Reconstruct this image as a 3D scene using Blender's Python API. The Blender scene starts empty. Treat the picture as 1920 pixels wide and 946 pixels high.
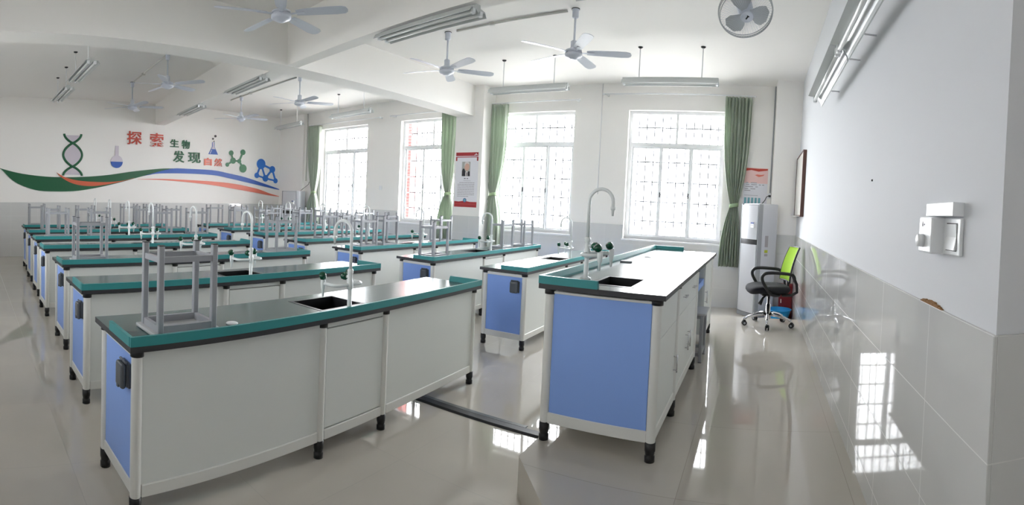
import bpy, bmesh, math, random
from mathutils import Vector, Matrix
R = math.radians
PI = math.pi
SC = bpy.context.scene
COL = SC.collection
random.seed(4)

# ------------------------------------------------------------------ room constants (metres)
FX = 0.569            # front wall plane
MX = -11.16           # mural wall plane
WY = 7.96             # window wall plane
NY = -0.55            # corridor wall plane
ZC = 3.53             # ceiling
ZT = 1.215            # top of wall tiles
ZF = 0.196            # teacher platform height
EYE = 1.4698

# ------------------------------------------------------------------ materials
def srgb(r, g, b):
    f = lambda c: c / 12.92 if c <= .04045 else ((c + .055) / 1.055) ** 2.4
    return (f(r / 255), f(g / 255), f(b / 255), 1)

def mat(name, col, rough=.5, metal=0, spec=.5, coat=0, bump=0, bscale=60, vary=0, vscale=4):
    m = bpy.data.materials.new(name); m.use_nodes = True
    nt = m.node_tree; b = nt.nodes['Principled BSDF']
    b.inputs['Base Color'].default_value = col
    b.inputs['Roughness'].default_value = rough
    b.inputs['Metallic'].default_value = metal
    b.inputs['Specular IOR Level'].default_value = spec
    b.inputs['Coat Weight'].default_value = coat
    if vary or bump:
        tc = nt.nodes.new('ShaderNodeTexCoord')
    if vary:
        n = nt.nodes.new('ShaderNodeTexNoise'); n.inputs['Scale'].default_value = vscale; n.inputs['Detail'].default_value = 4
        nt.links.new(tc.outputs['Object'], n.inputs['Vector'])
        mx = nt.nodes.new('ShaderNodeMix'); mx.data_type = 'RGBA'
        mx.inputs[6].default_value = col
        mx.inputs[7].default_value = tuple(c * (1 - vary) for c in col[:3]) + (1,)
        nt.links.new(n.outputs['Fac'], mx.inputs[0]); nt.links.new(mx.outputs[2], b.inputs['Base Color'])
    if bump:
        n2 = nt.nodes.new('ShaderNodeTexNoise'); n2.inputs['Scale'].default_value = bscale
        nt.links.new(tc.outputs['Object'], n2.inputs['Vector'])
        bp = nt.nodes.new('ShaderNodeBump'); bp.inputs['Strength'].default_value = bump; bp.inputs['Distance'].default_value = .002
        nt.links.new(n2.outputs['Fac'], bp.inputs['Height']); nt.links.new(bp.outputs['Normal'], b.inputs['Normal'])
    return m

def tile_mat(name, c1, c2, grout, tw, th, axis, rough, off=(0, 0), mortar=.0025, wav=0.0):
    """Square-laid tiles: brick texture without row offset. axis: the two object axes that span the tiled face."""
    m = bpy.data.materials.new(name); m.use_nodes = True
    nt = m.node_tree; b = nt.nodes['Principled BSDF']
    tc = nt.nodes.new('ShaderNodeTexCoord'); sx = nt.nodes.new('ShaderNodeSeparateXYZ'); cx = nt.nodes.new('ShaderNodeCombineXYZ')
    nt.links.new(tc.outputs['Object'], sx.inputs[0])
    for i, a in enumerate(axis):
        ad = nt.nodes.new('ShaderNodeMath'); ad.operation = 'ADD'; ad.inputs[1].default_value = off[i] + 50 * (tw if i == 0 else th)
        nt.links.new(sx.outputs['XYZ'.index(a)], ad.inputs[0]); nt.links.new(ad.outputs[0], cx.inputs[i])
    br = nt.nodes.new('ShaderNodeTexBrick')
    br.offset = 0; br.squash = 1
    br.inputs['Scale'].default_value = 1
    br.inputs['Brick Width'].default_value = tw; br.inputs['Row Height'].default_value = th
    br.inputs['Mortar Size'].default_value = mortar; br.inputs['Mortar Smooth'].default_value = .1
    br.inputs['Color1'].default_value = c1; br.inputs['Color2'].default_value = c2; br.inputs['Mortar'].default_value = grout
    nt.links.new(cx.outputs[0], br.inputs['Vector'])
    n = nt.nodes.new('ShaderNodeTexNoise'); n.inputs['Scale'].default_value = 2.2; n.inputs['Detail'].default_value = 6
    nt.links.new(tc.outputs['Object'], n.inputs['Vector'])
    mx = nt.nodes.new('ShaderNodeMix'); mx.data_type = 'RGBA'; mx.blend_type = 'MULTIPLY'; mx.inputs[0].default_value = .12
    nt.links.new(br.outputs['Color'], mx.inputs[6]); nt.links.new(n.outputs['Fac'], mx.inputs[7])
    nt.links.new(mx.outputs[2], b.inputs['Base Color'])
    rm = nt.nodes.new('ShaderNodeMapRange'); rm.inputs['To Min'].default_value = rough; rm.inputs['To Max'].default_value = .6
    nt.links.new(br.outputs['Fac'], rm.inputs['Value']); nt.links.new(rm.outputs[0], b.inputs['Roughness'])
    bp = nt.nodes.new('ShaderNodeBump'); bp.inputs['Strength'].default_value = .35; bp.inputs['Distance'].default_value = .002; bp.invert = True
    nt.links.new(br.outputs['Fac'], bp.inputs['Height'])
    if wav:
        n3 = nt.nodes.new('ShaderNodeTexNoise'); n3.inputs['Scale'].default_value = 3.0; n3.inputs['Detail'].default_value = 0
        nt.links.new(tc.outputs['Object'], n3.inputs['Vector'])
        b2 = nt.nodes.new('ShaderNodeBump'); b2.inputs['Strength'].default_value = wav; b2.inputs['Distance'].default_value = .01
        nt.links.new(n3.outputs['Fac'], b2.inputs['Height']); nt.links.new(bp.outputs['Normal'], b2.inputs['Normal'])
        nt.links.new(b2.outputs['Normal'], b.inputs['Normal'])
    else:
        nt.links.new(bp.outputs['Normal'], b.inputs['Normal'])
    return m

def glass_mat():
    m = bpy.data.materials.new('window_glass'); m.use_nodes = True
    nt = m.node_tree; nt.nodes.clear()
    out = nt.nodes.new('ShaderNodeOutputMaterial'); mx = nt.nodes.new('ShaderNodeMixShader')
    tr = nt.nodes.new('ShaderNodeBsdfTransparent'); tr.inputs['Color'].default_value = (.97, .97, .97, 1)
    gl = nt.nodes.new('ShaderNodeBsdfGlossy'); gl.inputs['Roughness'].default_value = .02
    lw = nt.nodes.new('ShaderNodeLayerWeight'); lw.inputs['Blend'].default_value = .5
    pw = nt.nodes.new('ShaderNodeMath'); pw.operation = 'POWER'; pw.inputs[1].default_value = 5; nt.links.new(lw.outputs['Facing'], pw.inputs[0])
    fr = nt.nodes.new('ShaderNodeMath'); fr.operation = 'MULTIPLY_ADD'; fr.inputs[1].default_value = .94; fr.inputs[2].default_value = .03; nt.links.new(pw.outputs[0], fr.inputs[0])
    nt.links.new(fr.outputs[0], mx.inputs[0]); nt.links.new(tr.outputs[0], mx.inputs[1]); nt.links.new(gl.outputs[0], mx.inputs[2])
    nt.links.new(mx.outputs[0], out.inputs['Surface'])
    return m

def cloth_mat(name, col, trans=.35):
    m = mat(name, col, .85, spec=.2, bump=.3, bscale=300)
    nt = m.node_tree; b = nt.nodes['Principled BSDF']; out = nt.nodes['Material Output']
    t = nt.nodes.new('ShaderNodeBsdfTranslucent'); t.inputs['Color'].default_value = col
    mx = nt.nodes.new('ShaderNodeMixShader'); mx.inputs[0].default_value = trans
    nt.links.new(b.outputs[0], mx.inputs[1]); nt.links.new(t.outputs[0], mx.inputs[2]); nt.links.new(mx.outputs[0], out.inputs['Surface'])
    return m

M = {}
M['plaster'] = mat('white_plaster', srgb(241, 239, 236), .75, spec=.3, bump=.12, bscale=90)
M['plaster_dimmed'] = mat('dimmed_white_plaster', srgb(218, 220, 224), .75, spec=.3, bump=.12, bscale=90)  # same plaster, dimness put into the colour so the right wall reads less bright
M['ceiling'] = mat('ceiling_paint', srgb(242, 240, 237), .7, spec=.3)
M['floor'] = tile_mat('polished_floor_tiles', srgb(194, 188, 178), srgb(197, 191, 181), srgb(172, 166, 157), .8, .8, 'XY', .03, (.18, .26), .0016, .025)
M['riser'] = tile_mat('platform_tiles', srgb(194, 188, 178), srgb(197, 191, 181), srgb(155, 147, 134), .8, .8, 'XY', .03, (.3, .2), .0016, .025)
M['tile_x'] = tile_mat('wall_tiles_long', srgb(214, 215, 214), srgb(217, 217, 216), srgb(224, 224, 222), .6, .305, 'XZ', .05, (.1, .005), .0018, .06)
M['tile_y'] = tile_mat('wall_tiles_side', srgb(214, 215, 214), srgb(217, 217, 216), srgb(228, 228, 226), .6, .305, 'YZ', .03, (.27, .005), .0018, .06)
M['glass'] = glass_mat()
M['pvc'] = mat('white_window_plastic', srgb(235, 236, 238), .35)
M['white_metal'] = mat('white_enamel', srgb(232, 234, 236), .3, spec=.5)
M['grille'] = mat('grille_steel', srgb(120, 122, 126), .5, 0)
M['curtain'] = cloth_mat('sage_green_cloth', srgb(206, 215, 202), .36)
M['tie'] = cloth_mat('pale_green_cloth', srgb(176, 198, 160), .3)
M['worktop'] = mat('dark_laboratory_laminate', srgb(76, 98, 97), .2, spec=.6)
M['worktop_edge'] = mat('black_resin_edge', srgb(52, 52, 55), .45)
M['teal'] = mat('teal_plastic_edging', srgb(52, 140, 142), .35)
M['panel'] = mat('pale_grey_board', srgb(222, 225, 222), .4, spec=.4)
M['blue'] = mat('periwinkle_blue_board', srgb(136, 170, 236), .4, spec=.4)
M['post'] = mat('white_aluminium_post', srgb(222, 222, 218), .35)
M['black'] = mat('black_plastic', srgb(26, 26, 28), .4)
M['sink'] = mat('black_sink_resin', srgb(16, 16, 19), .4)
M['socket'] = mat('grey_plastic', srgb(74, 78, 84), .3)
M['socket_lid'] = mat('smoked_plastic', srgb(86, 90, 95), .15)
M['tap_white'] = mat('white_epoxy_tube', srgb(232, 236, 236), .25)
M['tap_green'] = mat('green_tap_plastic', srgb(14, 74, 50), .25)
M['stool'] = mat('grey_powder_coated_steel', srgb(156, 158, 163), .35, 0)
M['stool_seat'] = mat('pale_grey_seat_board', srgb(182, 183, 184), .4)
M['stool_tip'] = mat('dark_leg_plug', srgb(70, 72, 74), .5)
M['chrome'] = mat('chrome', srgb(215, 215, 218), .12, 1)
M['lime'] = cloth_mat('lime_mesh', srgb(186, 226, 78), .25)
M['fabric'] = mat('black_seat_fabric', srgb(30, 31, 36), .9, bump=.4, bscale=400)
M['dark_slot'] = mat('dark_gap', srgb(40, 40, 42), .6)
M['fan'] = mat('fan_enamel', srgb(206, 211, 222), .35)
M['fan_grey'] = mat('fan_grey_blade', srgb(178, 182, 184), .4)
M['reflector'] = mat('lamp_reflector_grey', srgb(196, 200, 200), .3, .15)
M['tube'] = mat('fluorescent_tube_off', srgb(236, 238, 236), .25)
M['conduit'] = mat('white_conduit', srgb(205, 205, 200), .5)
M['ac_white'] = mat('air_conditioner_white', srgb(208, 210, 216), .3)
M['ac_grey'] = mat('air_conditioner_grey', srgb(160, 163, 168), .4)
M['red'] = mat('dark_red_paint', srgb(132, 22, 30), .4)
M['basin'] = mat('sky_blue_plastic', srgb(40, 165, 235), .3)
M['paper'] = mat('poster_paper', srgb(226, 226, 232), .5)
M['paper_pink'] = mat('poster_pink', srgb(236, 200, 196), .5)
M['poster_red'] = mat('poster_red', srgb(168, 42, 48), .5)
M['ink'] = mat('poster_ink', srgb(96, 96, 104), .6)
M['ink_pale'] = mat('poster_grey_ink', srgb(170, 166, 172), .6)
M['skin'] = mat('printed_skin_tone', srgb(208, 168, 152), .6)
M['suit'] = mat('printed_dark_suit', srgb(34, 34, 42), .6)
M['hair'] = mat('printed_white_hair', srgb(214, 208, 206), .6)
M['photo_bg'] = mat('printed_grey', srgb(168, 170, 166), .6)
M['poster_teal'] = mat('poster_teal', srgb(112, 172, 184), .5)
M['m_green'] = mat('mural_green_acrylic', srgb(26, 92, 58), .4)
M['m_green2'] = mat('mural_leaf_green_acrylic', srgb(48, 116, 78), .4)
M['m_blue'] = mat('mural_blue_acrylic', srgb(48, 92, 178), .4)
M['m_blue2'] = mat('mural_bright_blue_acrylic', srgb(44, 116, 206), .4)
M['m_orange'] = mat('mural_orange_acrylic', srgb(206, 98, 66), .4)
M['m_red'] = mat('mural_brick_red_acrylic', srgb(192, 66, 48), .4)
M['m_coral'] = mat('mural_coral_acrylic', srgb(226, 120, 100), .4)
M['m_lilac'] = mat('mural_pale_lilac_acrylic', srgb(206, 198, 208), .4)
M['m_dark'] = mat('mural_charcoal_acrylic', srgb(84, 80, 82), .5)
M['m_white'] = mat('mural_white_acrylic', srgb(240, 240, 240), .4)
M['brown_frame'] = mat('dark_brown_frame', srgb(92, 60, 52), .5)
M['board_white'] = mat('board_white', srgb(216, 214, 208), .3)
M['mortar'] = mat('crumbled_brown_mortar', srgb(150, 112, 72), .95, bump=.8, bscale=80)
M['cable_dark'] = mat('dark_cable_cover', srgb(38, 40, 43), .4)
M['cable_edge'] = mat('grey_cable_cover_rim', srgb(96, 98, 98), .35)
M['brick_red'] = tile_mat('red_facing_bricks', srgb(116, 26, 26), srgb(124, 32, 30), srgb(150, 84, 80), .24, .07, 'XZ', .6, (0, 0), .006)
M['concrete'] = mat('pale_concrete', srgb(165, 164, 160), .8)
M['yellow'] = mat('green_yellow_label', srgb(190, 200, 60), .5)
M['label_blue'] = mat('label_blue', srgb(76, 92, 150), .5)

# ------------------------------------------------------------------ mesh builder
class MB:
    def __init__(s): s.bm = bmesh.new(); s.mats = []
    def _mi(s, faces, m):
        if m is None: return
        if m not in s.mats: s.mats.append(m)
        i = s.mats.index(m)
        for f in faces: f.material_index = i
    def box(s, x0, x1, y0, y1, z0, z1, m=None, bev=0, seg=2, mtx=None):
        x0, x1 = min(x0, x1), max(x0, x1); y0, y1 = min(y0, y1), max(y0, y1); z0, z1 = min(z0, z1), max(z0, z1)
        r = bmesh.ops.create_cube(s.bm, size=1)
        vs = r['verts']
        for v in vs:
            v.co = Vector((x0 + (v.co.x + .5) * (x1 - x0), y0 + (v.co.y + .5) * (y1 - y0), z0 + (v.co.z + .5) * (z1 - z0)))
        fs = list({f for v in vs for f in v.link_faces})
        s._mi(fs, m)
        if bev:
            es = list({e for v in vs for e in v.link_edges})
            rr = bmesh.ops.bevel(s.bm, geom=es, offset=bev, segments=seg, profile=.5, affect='EDGES', clamp_overlap=True)
            vs = list({v for f in rr['faces'] for v in f.verts} | {v for v in vs if v.is_valid})
        if mtx is not None:
            for v in vs: v.co = mtx @ v.co
        return vs
    def tube(s, pts, r, m=None, n=10, cap=True, closed=False, rs=None):
        pts = [Vector(p) for p in pts]
        rings = []; N = len(pts)
        up = None
        for i, p in enumerate(pts):
            if closed: t = (pts[(i + 1) % N] - pts[i - 1]).normalized()
            elif i == 0: t = (pts[1] - p).normalized()
            elif i == N - 1: t = (p - pts[i - 1]).normalized()
            else: t = ((pts[i + 1] - p).normalized() + (p - pts[i - 1]).normalized()).normalized()
            if up is None:
                a = Vector((0, 0, 1)) if abs(t.z) < .9 else Vector((1, 0, 0))
                up = (a - t * a.dot(t)).normalized()
            else:
                up = (up - t * up.dot(t)).normalized()
            b = t.cross(up)
            rr = rs[i] if rs else r
            rings.append([s.bm.verts.new(p + (up * math.cos(2 * PI * k / n) + b * math.sin(2 * PI * k / n)) * rr) for k in range(n)])
        fs = []
        for i in range(N if closed else N - 1):
            A, B = rings[i], rings[(i + 1) % N]
            for k in range(n):
                f = s.bm.faces.new((A[k], A[(k + 1) % n], B[(k + 1) % n], B[k])); f.smooth = True; fs.append(f)
        if cap and not closed:
            fs.append(s.bm.faces.new(list(reversed(rings[0])))); fs.append(s.bm.faces.new(rings[-1]))
        s._mi(fs, m)
        return [v for r_ in rings for v in r_]
    def cyl(s, p, q, r, m=None, n=16, r2=None):
        return s.tube([p, q], r, m, n, rs=[r, r if r2 is None else r2])
    def lathe(s, prof, c=(0, 0, 0), m=None, n=24, smooth=True, mtx=None):
        """prof: list of (radius, z); axis z through c."""
        rings = []
        for (r, z) in prof:
            if r < 1e-5: rings.append([s.bm.verts.new(Vector(c) + Vector((0, 0, z)))])
            else: rings.append([s.bm.verts.new(Vector(c) + Vector((r * math.cos(2 * PI * k / n), r * math.sin(2 * PI * k / n), z))) for k in range(n)])
        fs = []
        for A, B in zip(rings[:-1], rings[1:]):
            for k in range(n):
                k2 = (k + 1) % n
                if len(A) == 1 and len(B) == 1: continue
                if len(A) == 1: f = s.bm.faces.new((A[0], B[k2], B[k]))
                elif len(B) == 1: f = s.bm.faces.new((A[k], A[k2], B[0]))
                else: f = s.bm.faces.new((A[k], A[k2], B[k2], B[k]))
                f.smooth = smooth; fs.append(f)
        s._mi(fs, m)
        vs = [v for r_ in rings for v in r_]
        if mtx is not None:
            for v in vs: v.co = mtx @ v.co
        return vs
    def prism(s, poly, d0, d1, place, m=None):
        """poly: (a, b) outline; place(a, b, d) -> point. Extruded from d0 to d1."""
        A = [s.bm.verts.new(Vector(place(a, b, d0))) for a, b in poly]
        B = [s.bm.verts.new(Vector(place(a, b, d1))) for a, b in poly]
        fs = [s.bm.faces.new(A), s.bm.faces.new(list(reversed(B)))]
        n = len(poly)
        for k in range(n):
            fs.append(s.bm.faces.new((A[(k + 1) % n], A[k], B[k], B[(k + 1) % n])))
        s._mi(fs, m)
        return A + B
    def build(s, name, m, parent=None, smooth=False, normals=True):
        if normals: bmesh.ops.recalc_face_normals(s.bm, faces=s.bm.faces)
        me = bpy.data.meshes.new(name)
        if not s.mats: s.mats = [m]
        s.bm.to_mesh(me); s.bm.free()
        for mm in s.mats: me.materials.append(M[mm])
        if smooth:
            for p in me.polygons: p.use_smooth = True
        o = bpy.data.objects.new(name, me); COL.objects.link(o)
        if parent is not None: o.parent = parent
        return o

def empty(name, loc, rz=0):
    o = bpy.data.objects.new(name, None); COL.objects.link(o)
    o.location = loc; o.rotation_euler = (0, 0, rz); o.empty_display_size = .1
    return o
def tag(o, label=None, cat=None, group=None, kind=None):
    if label: o['label'] = label
    if cat: o['category'] = cat
    if group: o['group'] = group
    if kind: o['kind'] = kind
    return o
def copy_tree(o, parent=None):
    c = o.copy(); COL.objects.link(c)
    if parent is not None: c.parent = parent
    for ch in list(o.children): copy_tree(ch, c)
    return c
def struct(name, mb, m, parent=None):
    o = mb.build(name, m, parent)
    if parent is None: o['kind'] = 'structure'
    return o
def arc(c, r, a0, a1, n, u, w):
    """points on an arc in the plane of the vectors u, w"""
    c, u, w = Vector(c), Vector(u), Vector(w)
    return [c + u * r * math.cos(a0 + (a1 - a0) * i / n) + w * r * math.sin(a0 + (a1 - a0) * i / n) for i in range(n + 1)]

# ------------------------------------------------------------------ camera (a stitched cylindrical panorama)
F_, XY_, Y0_, ROLL, PITCH = 942.39, 1422.72, 410.01, .0046, -.0556
def unrot(d):
    X, Y, Z = d
    Y, Z = Y * math.cos(ROLL) + Z * math.sin(ROLL), -Y * math.sin(ROLL) + Z * math.cos(ROLL)
    X, Z = X * math.cos(PITCH) + Z * math.sin(PITCH), -X * math.sin(PITCH) + Z * math.cos(PITCH)
    return Vector((X, Y, Z))
cam = bpy.data.cameras.new('camera'); cam_o = bpy.data.objects.new('camera', cam); COL.objects.link(cam_o)
az0 = (960 - XY_) / F_
right = unrot((math.cos(az0), -math.sin(az0), 0)); up = unrot((0, 0, 1)); fwd = unrot((math.sin(az0), math.cos(az0), 0))
mw = Matrix((right, up, -fwd)).transposed().to_4x4(); mw.translation = (0, 0, EYE)
cam_o.matrix_world = mw
SC.render.engine = 'CYCLES'
cam.type = 'PANO'
cam.panorama_type = 'CENTRAL_CYLINDRICAL'
cam.central_cylindrical_range_u_min = -960 / F_
cam.central_cylindrical_range_u_max = 960 / F_
cam.central_cylindrical_range_v_min = -(946 - Y0_) / F_
cam.central_cylindrical_range_v_max = Y0_ / F_
cam.central_cylindrical_radius = 1
cam.clip_start = .02
SC.camera = cam_o

# ------------------------------------------------------------------ the room shell
b = MB(); b.box(MX - .3, 2.0, NY - .3, WY + .3, -.15, 0)
struct('floor', b, 'floor')
b = MB(); b.box(MX - .3, 2.0, NY - .3, WY + .3, ZC, ZC + .15)
struct('ceiling', b, 'ceiling')
# teacher platform with a cut-off corner
b = MB()
b.prism([(-1.102, 6.33), (FX - .012, 6.33), (FX - .012, 1.095), (-.10, 1.095), (-1.102, 2.259)], 0, ZF, lambda a, c, d: (a, c, d))
tag(b.build('teaching_platform', 'riser'), kind='structure')

WIN = [(-9.50, -7.93), (-6.95, -5.38), (-4.66, -3.13), (-2.19, -.60)]
WZ0, WZ1 = .995, 3.095
def wall_y(name, y0, y1, x0, x1, wins, z0w, z1w):
    b = MB(); e = [x0] + [c for w in wins for c in w] + [x1]
    for i in range(0, len(e), 2): b.box(e[i], e[i + 1], y0, y1, 0, ZC)
    for (a, c) in wins:
        b.box(a, c, y0, y1, 0, z0w); b.box(a, c, y0, y1, z1w, ZC)
    return struct(name, b, 'plaster')
wall_y('wall_back', WY, WY + .24, MX - .24, FX + .24, WIN, WZ0, WZ1)
b = MB(); b.box(MX - .24, MX, NY - .24, WY + .24, 0, ZC); struct('wall_left', b, 'plaster')
b = MB(); b.box(FX, FX + .24, 1.083, WY + .24, 0, ZC); b.box(FX + .24, 1.84, 1.083, 1.323, 0, ZC); struct('wall_right', b, 'plaster_dimmed')
b = MB(); b.box(1.6, 1.84, NY, 1.083, 0, ZC); struct('wall_alcove', b, 'plaster')
CORR = [(-6.5, -5.3), (-3.3, -2.6)]
wall_y('wall_front', NY - .24, NY, MX - .24, 1.84, CORR, 1.15, 2.95)

# pillars and ceiling beams
b = MB(); b.box(-5.27, -4.69, 7.55, WY, 0, ZC)
tag(b.build('window_pillar', 'plaster'), kind='structure')
b = MB(); b.box(.175, FX, 7.55, WY, 0, ZC)
tag(b.build('corner_pillar', 'plaster'), kind='structure')
b = MB(); b.box(MX, -10.15, WY - .07, WY, 0, ZC)
tag(b.build('corner_pilaster', 'plaster'), kind='structure')
b = MB(); b.box(-5.25, -4.89, NY, 7.56, 2.995, ZC)
tag(b.build('main_ceiling_beam', 'ceiling'), kind='structure')
b = MB()
b.prism([(-4.9, 3.525), (1.6, 2.86), (1.6, 3.02), (-4.9, 3.69)], 3.0, ZC, lambda a, c, d: (a, c, d))
tag(b.build('cross_ceiling_beam', 'ceiling'), kind='structure')
b = MB()
b.prism([(MX, 4.30), (-5.24, 3.62), (-5.24, 3.86), (MX, 4.54)], 3.05, ZC, lambda a, c, d: (a, c, d))
tag(b.build('cross_ceiling_beam', 'ceiling'), kind='structure')

# tiled dados
T_ = .012
def dado(n, x0, x1, y0, y1, m, z1=ZT):
    b = MB(); b.box(x0, x1, y0, y1, 0, z1, bev=.002, seg=1)
    return struct('trim_%d' % n, b, m)
k = 1
segs = [(-10.15, -9.5), (-7.93, -6.95), (-5.38, -5.27), (-4.69, -4.66), (-3.13, -2.19), (-.60, .175)]
b = MB()
for (a, c) in segs: b.box(a, c, WY - T_, WY, 0, ZT)
for (a, c) in WIN: b.box(a, c, WY - T_, WY, 0, WZ0 - .03)
struct('trim_1', b, 'tile_x')
dado(2, MX, -10.15, WY - .07 - T_, WY - .07, 'tile_x')
dado(3, -5.27 - T_, -4.69 + T_, 7.55 - T_, WY, 'tile_x')
dado(4, .175 - T_, FX, 7.55 - T_, WY, 'tile_x')
dado(5, MX, MX + T_, NY, WY - .07, 'tile_y')
tr = dado(6, FX - T_, FX, 1.083 - T_, 7.55, 'tile_y')
dado(7, FX, 1.6, 1.083 - T_, 1.083, 'tile_x')
b = MB(); b.box(MX, 1.6, NY, NY + T_, 0, 1.1); struct('trim_8', b, 'tile_x')
# broken mortar on the ledge of the right wall's tiles, near the switches
b = MB()
for i in range(22):
    y = 1.44 + i * .009 + random.uniform(-.003, .003)
    h = .009 * math.sin(PI * (i + .5) / 22) + random.uniform(0, .005)
    b.box(FX - .010, FX + .001, y - .006, y + .006, ZT - .003, ZT + .001 + h, bev=.002, seg=1)
b.build('chipped_mortar', 'mortar', tr)

# ------------------------------------------------------------------ windows
def window(n, x0, x1, y, z0, z1, inside=-1, grille=True, ztr=2.55):
    root = empty('window_%d' % n, ((x0 + x1) / 2, y, z0)); root['kind'] = 'structure'
    w = (x1 - x0) / 2; h = z1 - z0; zt = ztr - z0
    b = MB(); f = .05
    b.box(-w, -w + f, 0, .07, 0, h); b.box(w - f, w, 0, .07, 0, h)
    b.box(-w + f, w - f, 0, .07, 0, f); b.box(-w + f, w - f, 0, .07, h - f, h)
    b.box(-w + f, w - f, 0, .07, zt - .03, zt + .03)
    b.box(-.02, .02, .01, .06, zt + .03, h - f)
    b.build('window_frame', 'pvc', root)
    # three sashes below
    sw = (2 * w - 2 * f) / 3
    for i in range(3):
        a = -w + f + i * sw; c = a + sw; d = .012 if i == 1 else .034
        b = MB(); g = .032
        b.box(a, a + g, d, d + .022, f, zt - .03); b.box(c - g, c, d, d + .022, f, zt - .03)
        b.box(a + g, c - g, d, d + .022, f, f + g); b.box(a + g, c - g, d, d + .022, zt - .03 - g, zt - .03)
        s = b.build('sash', 'pvc', root)
        b = MB(); b.box(a + g, c - g, d + .009, d + .013, f + g, zt - .03 - g); b.build('pane', 'glass', s)
        if i == 1:
            for xx in (a + .016, c - .016):
                b = MB(); b.box(xx - .012, xx + .012, d - .016, d, .70, .78, bev=.004); b.box(xx - .008, xx + .03 * (1 if xx < 0 else -1), d - .024, d - .014, .735, .75, bev=.003)
                b.build('latch', 'socket', s)
    for s_ in (-1, 1):
        b = MB(); xa, xb = (-w + f, -.02) if s_ < 0 else (.02, w - f)
        b.box(xa, xb, .03, .034, zt + .03, h - f); b.build('pane', 'glass', root)
    if inside < 0:
        b = MB(); b.box(-w - .02, w + .02, -.12, 0, -.03, 0, bev=.004); b.build('window_sill', 'pvc', root)
    if grille:
        b = MB(); yy = .125
        nb = int(2 * w / .13)
        for i in range(1, nb): b.box(-w + 2 * w * i / nb - .009, -w + 2 * w * i / nb + .009, yy - .006, yy + .006, 0, h)
        for zz in (.30, .62, .95, 1.28, 1.85): b.box(-w, w, yy - .008, yy + .008, zz - .010, zz + .010)
        b.build('guard_bars', 'grille', root)
    if inside > 0: root.rotation_euler = (0, 0, PI)
    return root
for i, (a, c) in enumerate(WIN): window(i + 1, a, c, WY + .10, WZ0, WZ1)
for i, (a, c) in enumerate(CORR): window(i + 5, a, c, NY - .10, 1.15, 2.95, inside=1, ztr=2.45)

# ------------------------------------------------------------------ laboratory benches
BL, BW, BH, ST = 2.786, .554, .80, .028
POSTS = [.05, 1.13, 1.66, BL - .05]
def post(b, x, y, z0, z1, r=.026): b.lathe([(r, z0), (r, z1)], (x, y, 0), 'post', 16)

def make_faucet(parent, x, y, z, sd):
    """sd: +1 the spout points to +x, -1 to -x"""
    f = MB()
    f.lathe([(.0, 0), (.03, 0), (.03, .008), (.014, .014), (.013, .13)], (x, y, z), 'tap_white', 16)
    f.lathe([(.013, .12), (.019, .13), (.019, .175), (.014, .18), (.014, .215), (.018, .22), (.018, .238), (.0115, .245)], (x, y, z), 'tap_white', 16)
    ra = .072
    path = [Vector((x, y, z + .23)), Vector((x, y, z + .455))] + arc((x + sd * ra, y, z + .455), ra, PI, 0, 12, (sd, 0, 0), (0, 0, 1))[1:] + [Vector((x + sd * 2 * ra, y, z + .415))]
    f.tube(path, .0098, 'tap_white', 12)
    tip = (x + sd * 2 * ra, y, z)
    f.lathe([(.009, .43), (.014, .427), (.014, .412), (.008, .408), (.006, .375), (0, .375)], tip, 'tap_white', 12)
    a, l = .110, .116
    for s in (-1, 1):
        pth = [Vector((x, y, z + .15)), Vector((x, y + s * (a - .03), z + .15))] + arc((x + sd * .03, y + s * (a - .03), z + .15), .03, 0, PI / 2, 5, (0, s, 0), (-sd, 0, 0))[::-1][:0]
        pth += [Vector((x + sd * .009, y + s * (a - .009), z + .15)), Vector((x + sd * .03, y + s * a, z + .15)), Vector((x + sd * l, y + s * a, z + .152))]
        f.tube(pth, .0105, 'tap_white', 10)
        e = (x + sd * l, y + s * a, z)
        f.lathe([(0, .185), (.015, .18), (.017, .15), (.014, .125), (.009, .11), (.007, .075), (.004, .07), (0, .07)], e, 'tap_white', 12)
        f.cyl((e[0], e[1], z + .165), (e[0] - sd * .012, e[1], z + .19), .012, 'tap_white', 10)
    f.cyl((x, y, z + .195), (x + sd * .03, y, z + .195), .010, 'tap_white', 10)
    fo = f.build('faucet', 'tap_white', parent)
    def knob(c, d):
        k_ = MB(); d = Vector(d).normalized()
        rot = Vector((0, 0, 1)).rotation_difference(d).to_matrix().to_4x4(); mt = Matrix.Translation(Vector(c)) @ rot
        prof = [(0, 0), (.014, 0), (.021, .008), (.022, .03), (.018, .038), (0, .039)]
        vs = k_.lathe(prof, (0, 0, 0), 'tap_green', 16)
        for v in vs:
            r = math.hypot(v.co.x, v.co.y)
            if .019 < r: 
                q = 1 + .06 * math.cos(8 * math.atan2(v.co.y, v.co.x)); v.co.x *= q; v.co.y *= q
        for v in vs: v.co = mt @ v.co
        k_.build('tap_handle', 'tap_green', fo)
    for s in (-1, 1):
        knob((x + sd * (l - .004), y + s * a, z + .180), (-sd * .35, -.55, .8) if sd > 0 else (.1, -.5, .8))
    knob((x + sd * .028, y, z + .195), (sd, 0, 0))
    return fo

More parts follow.
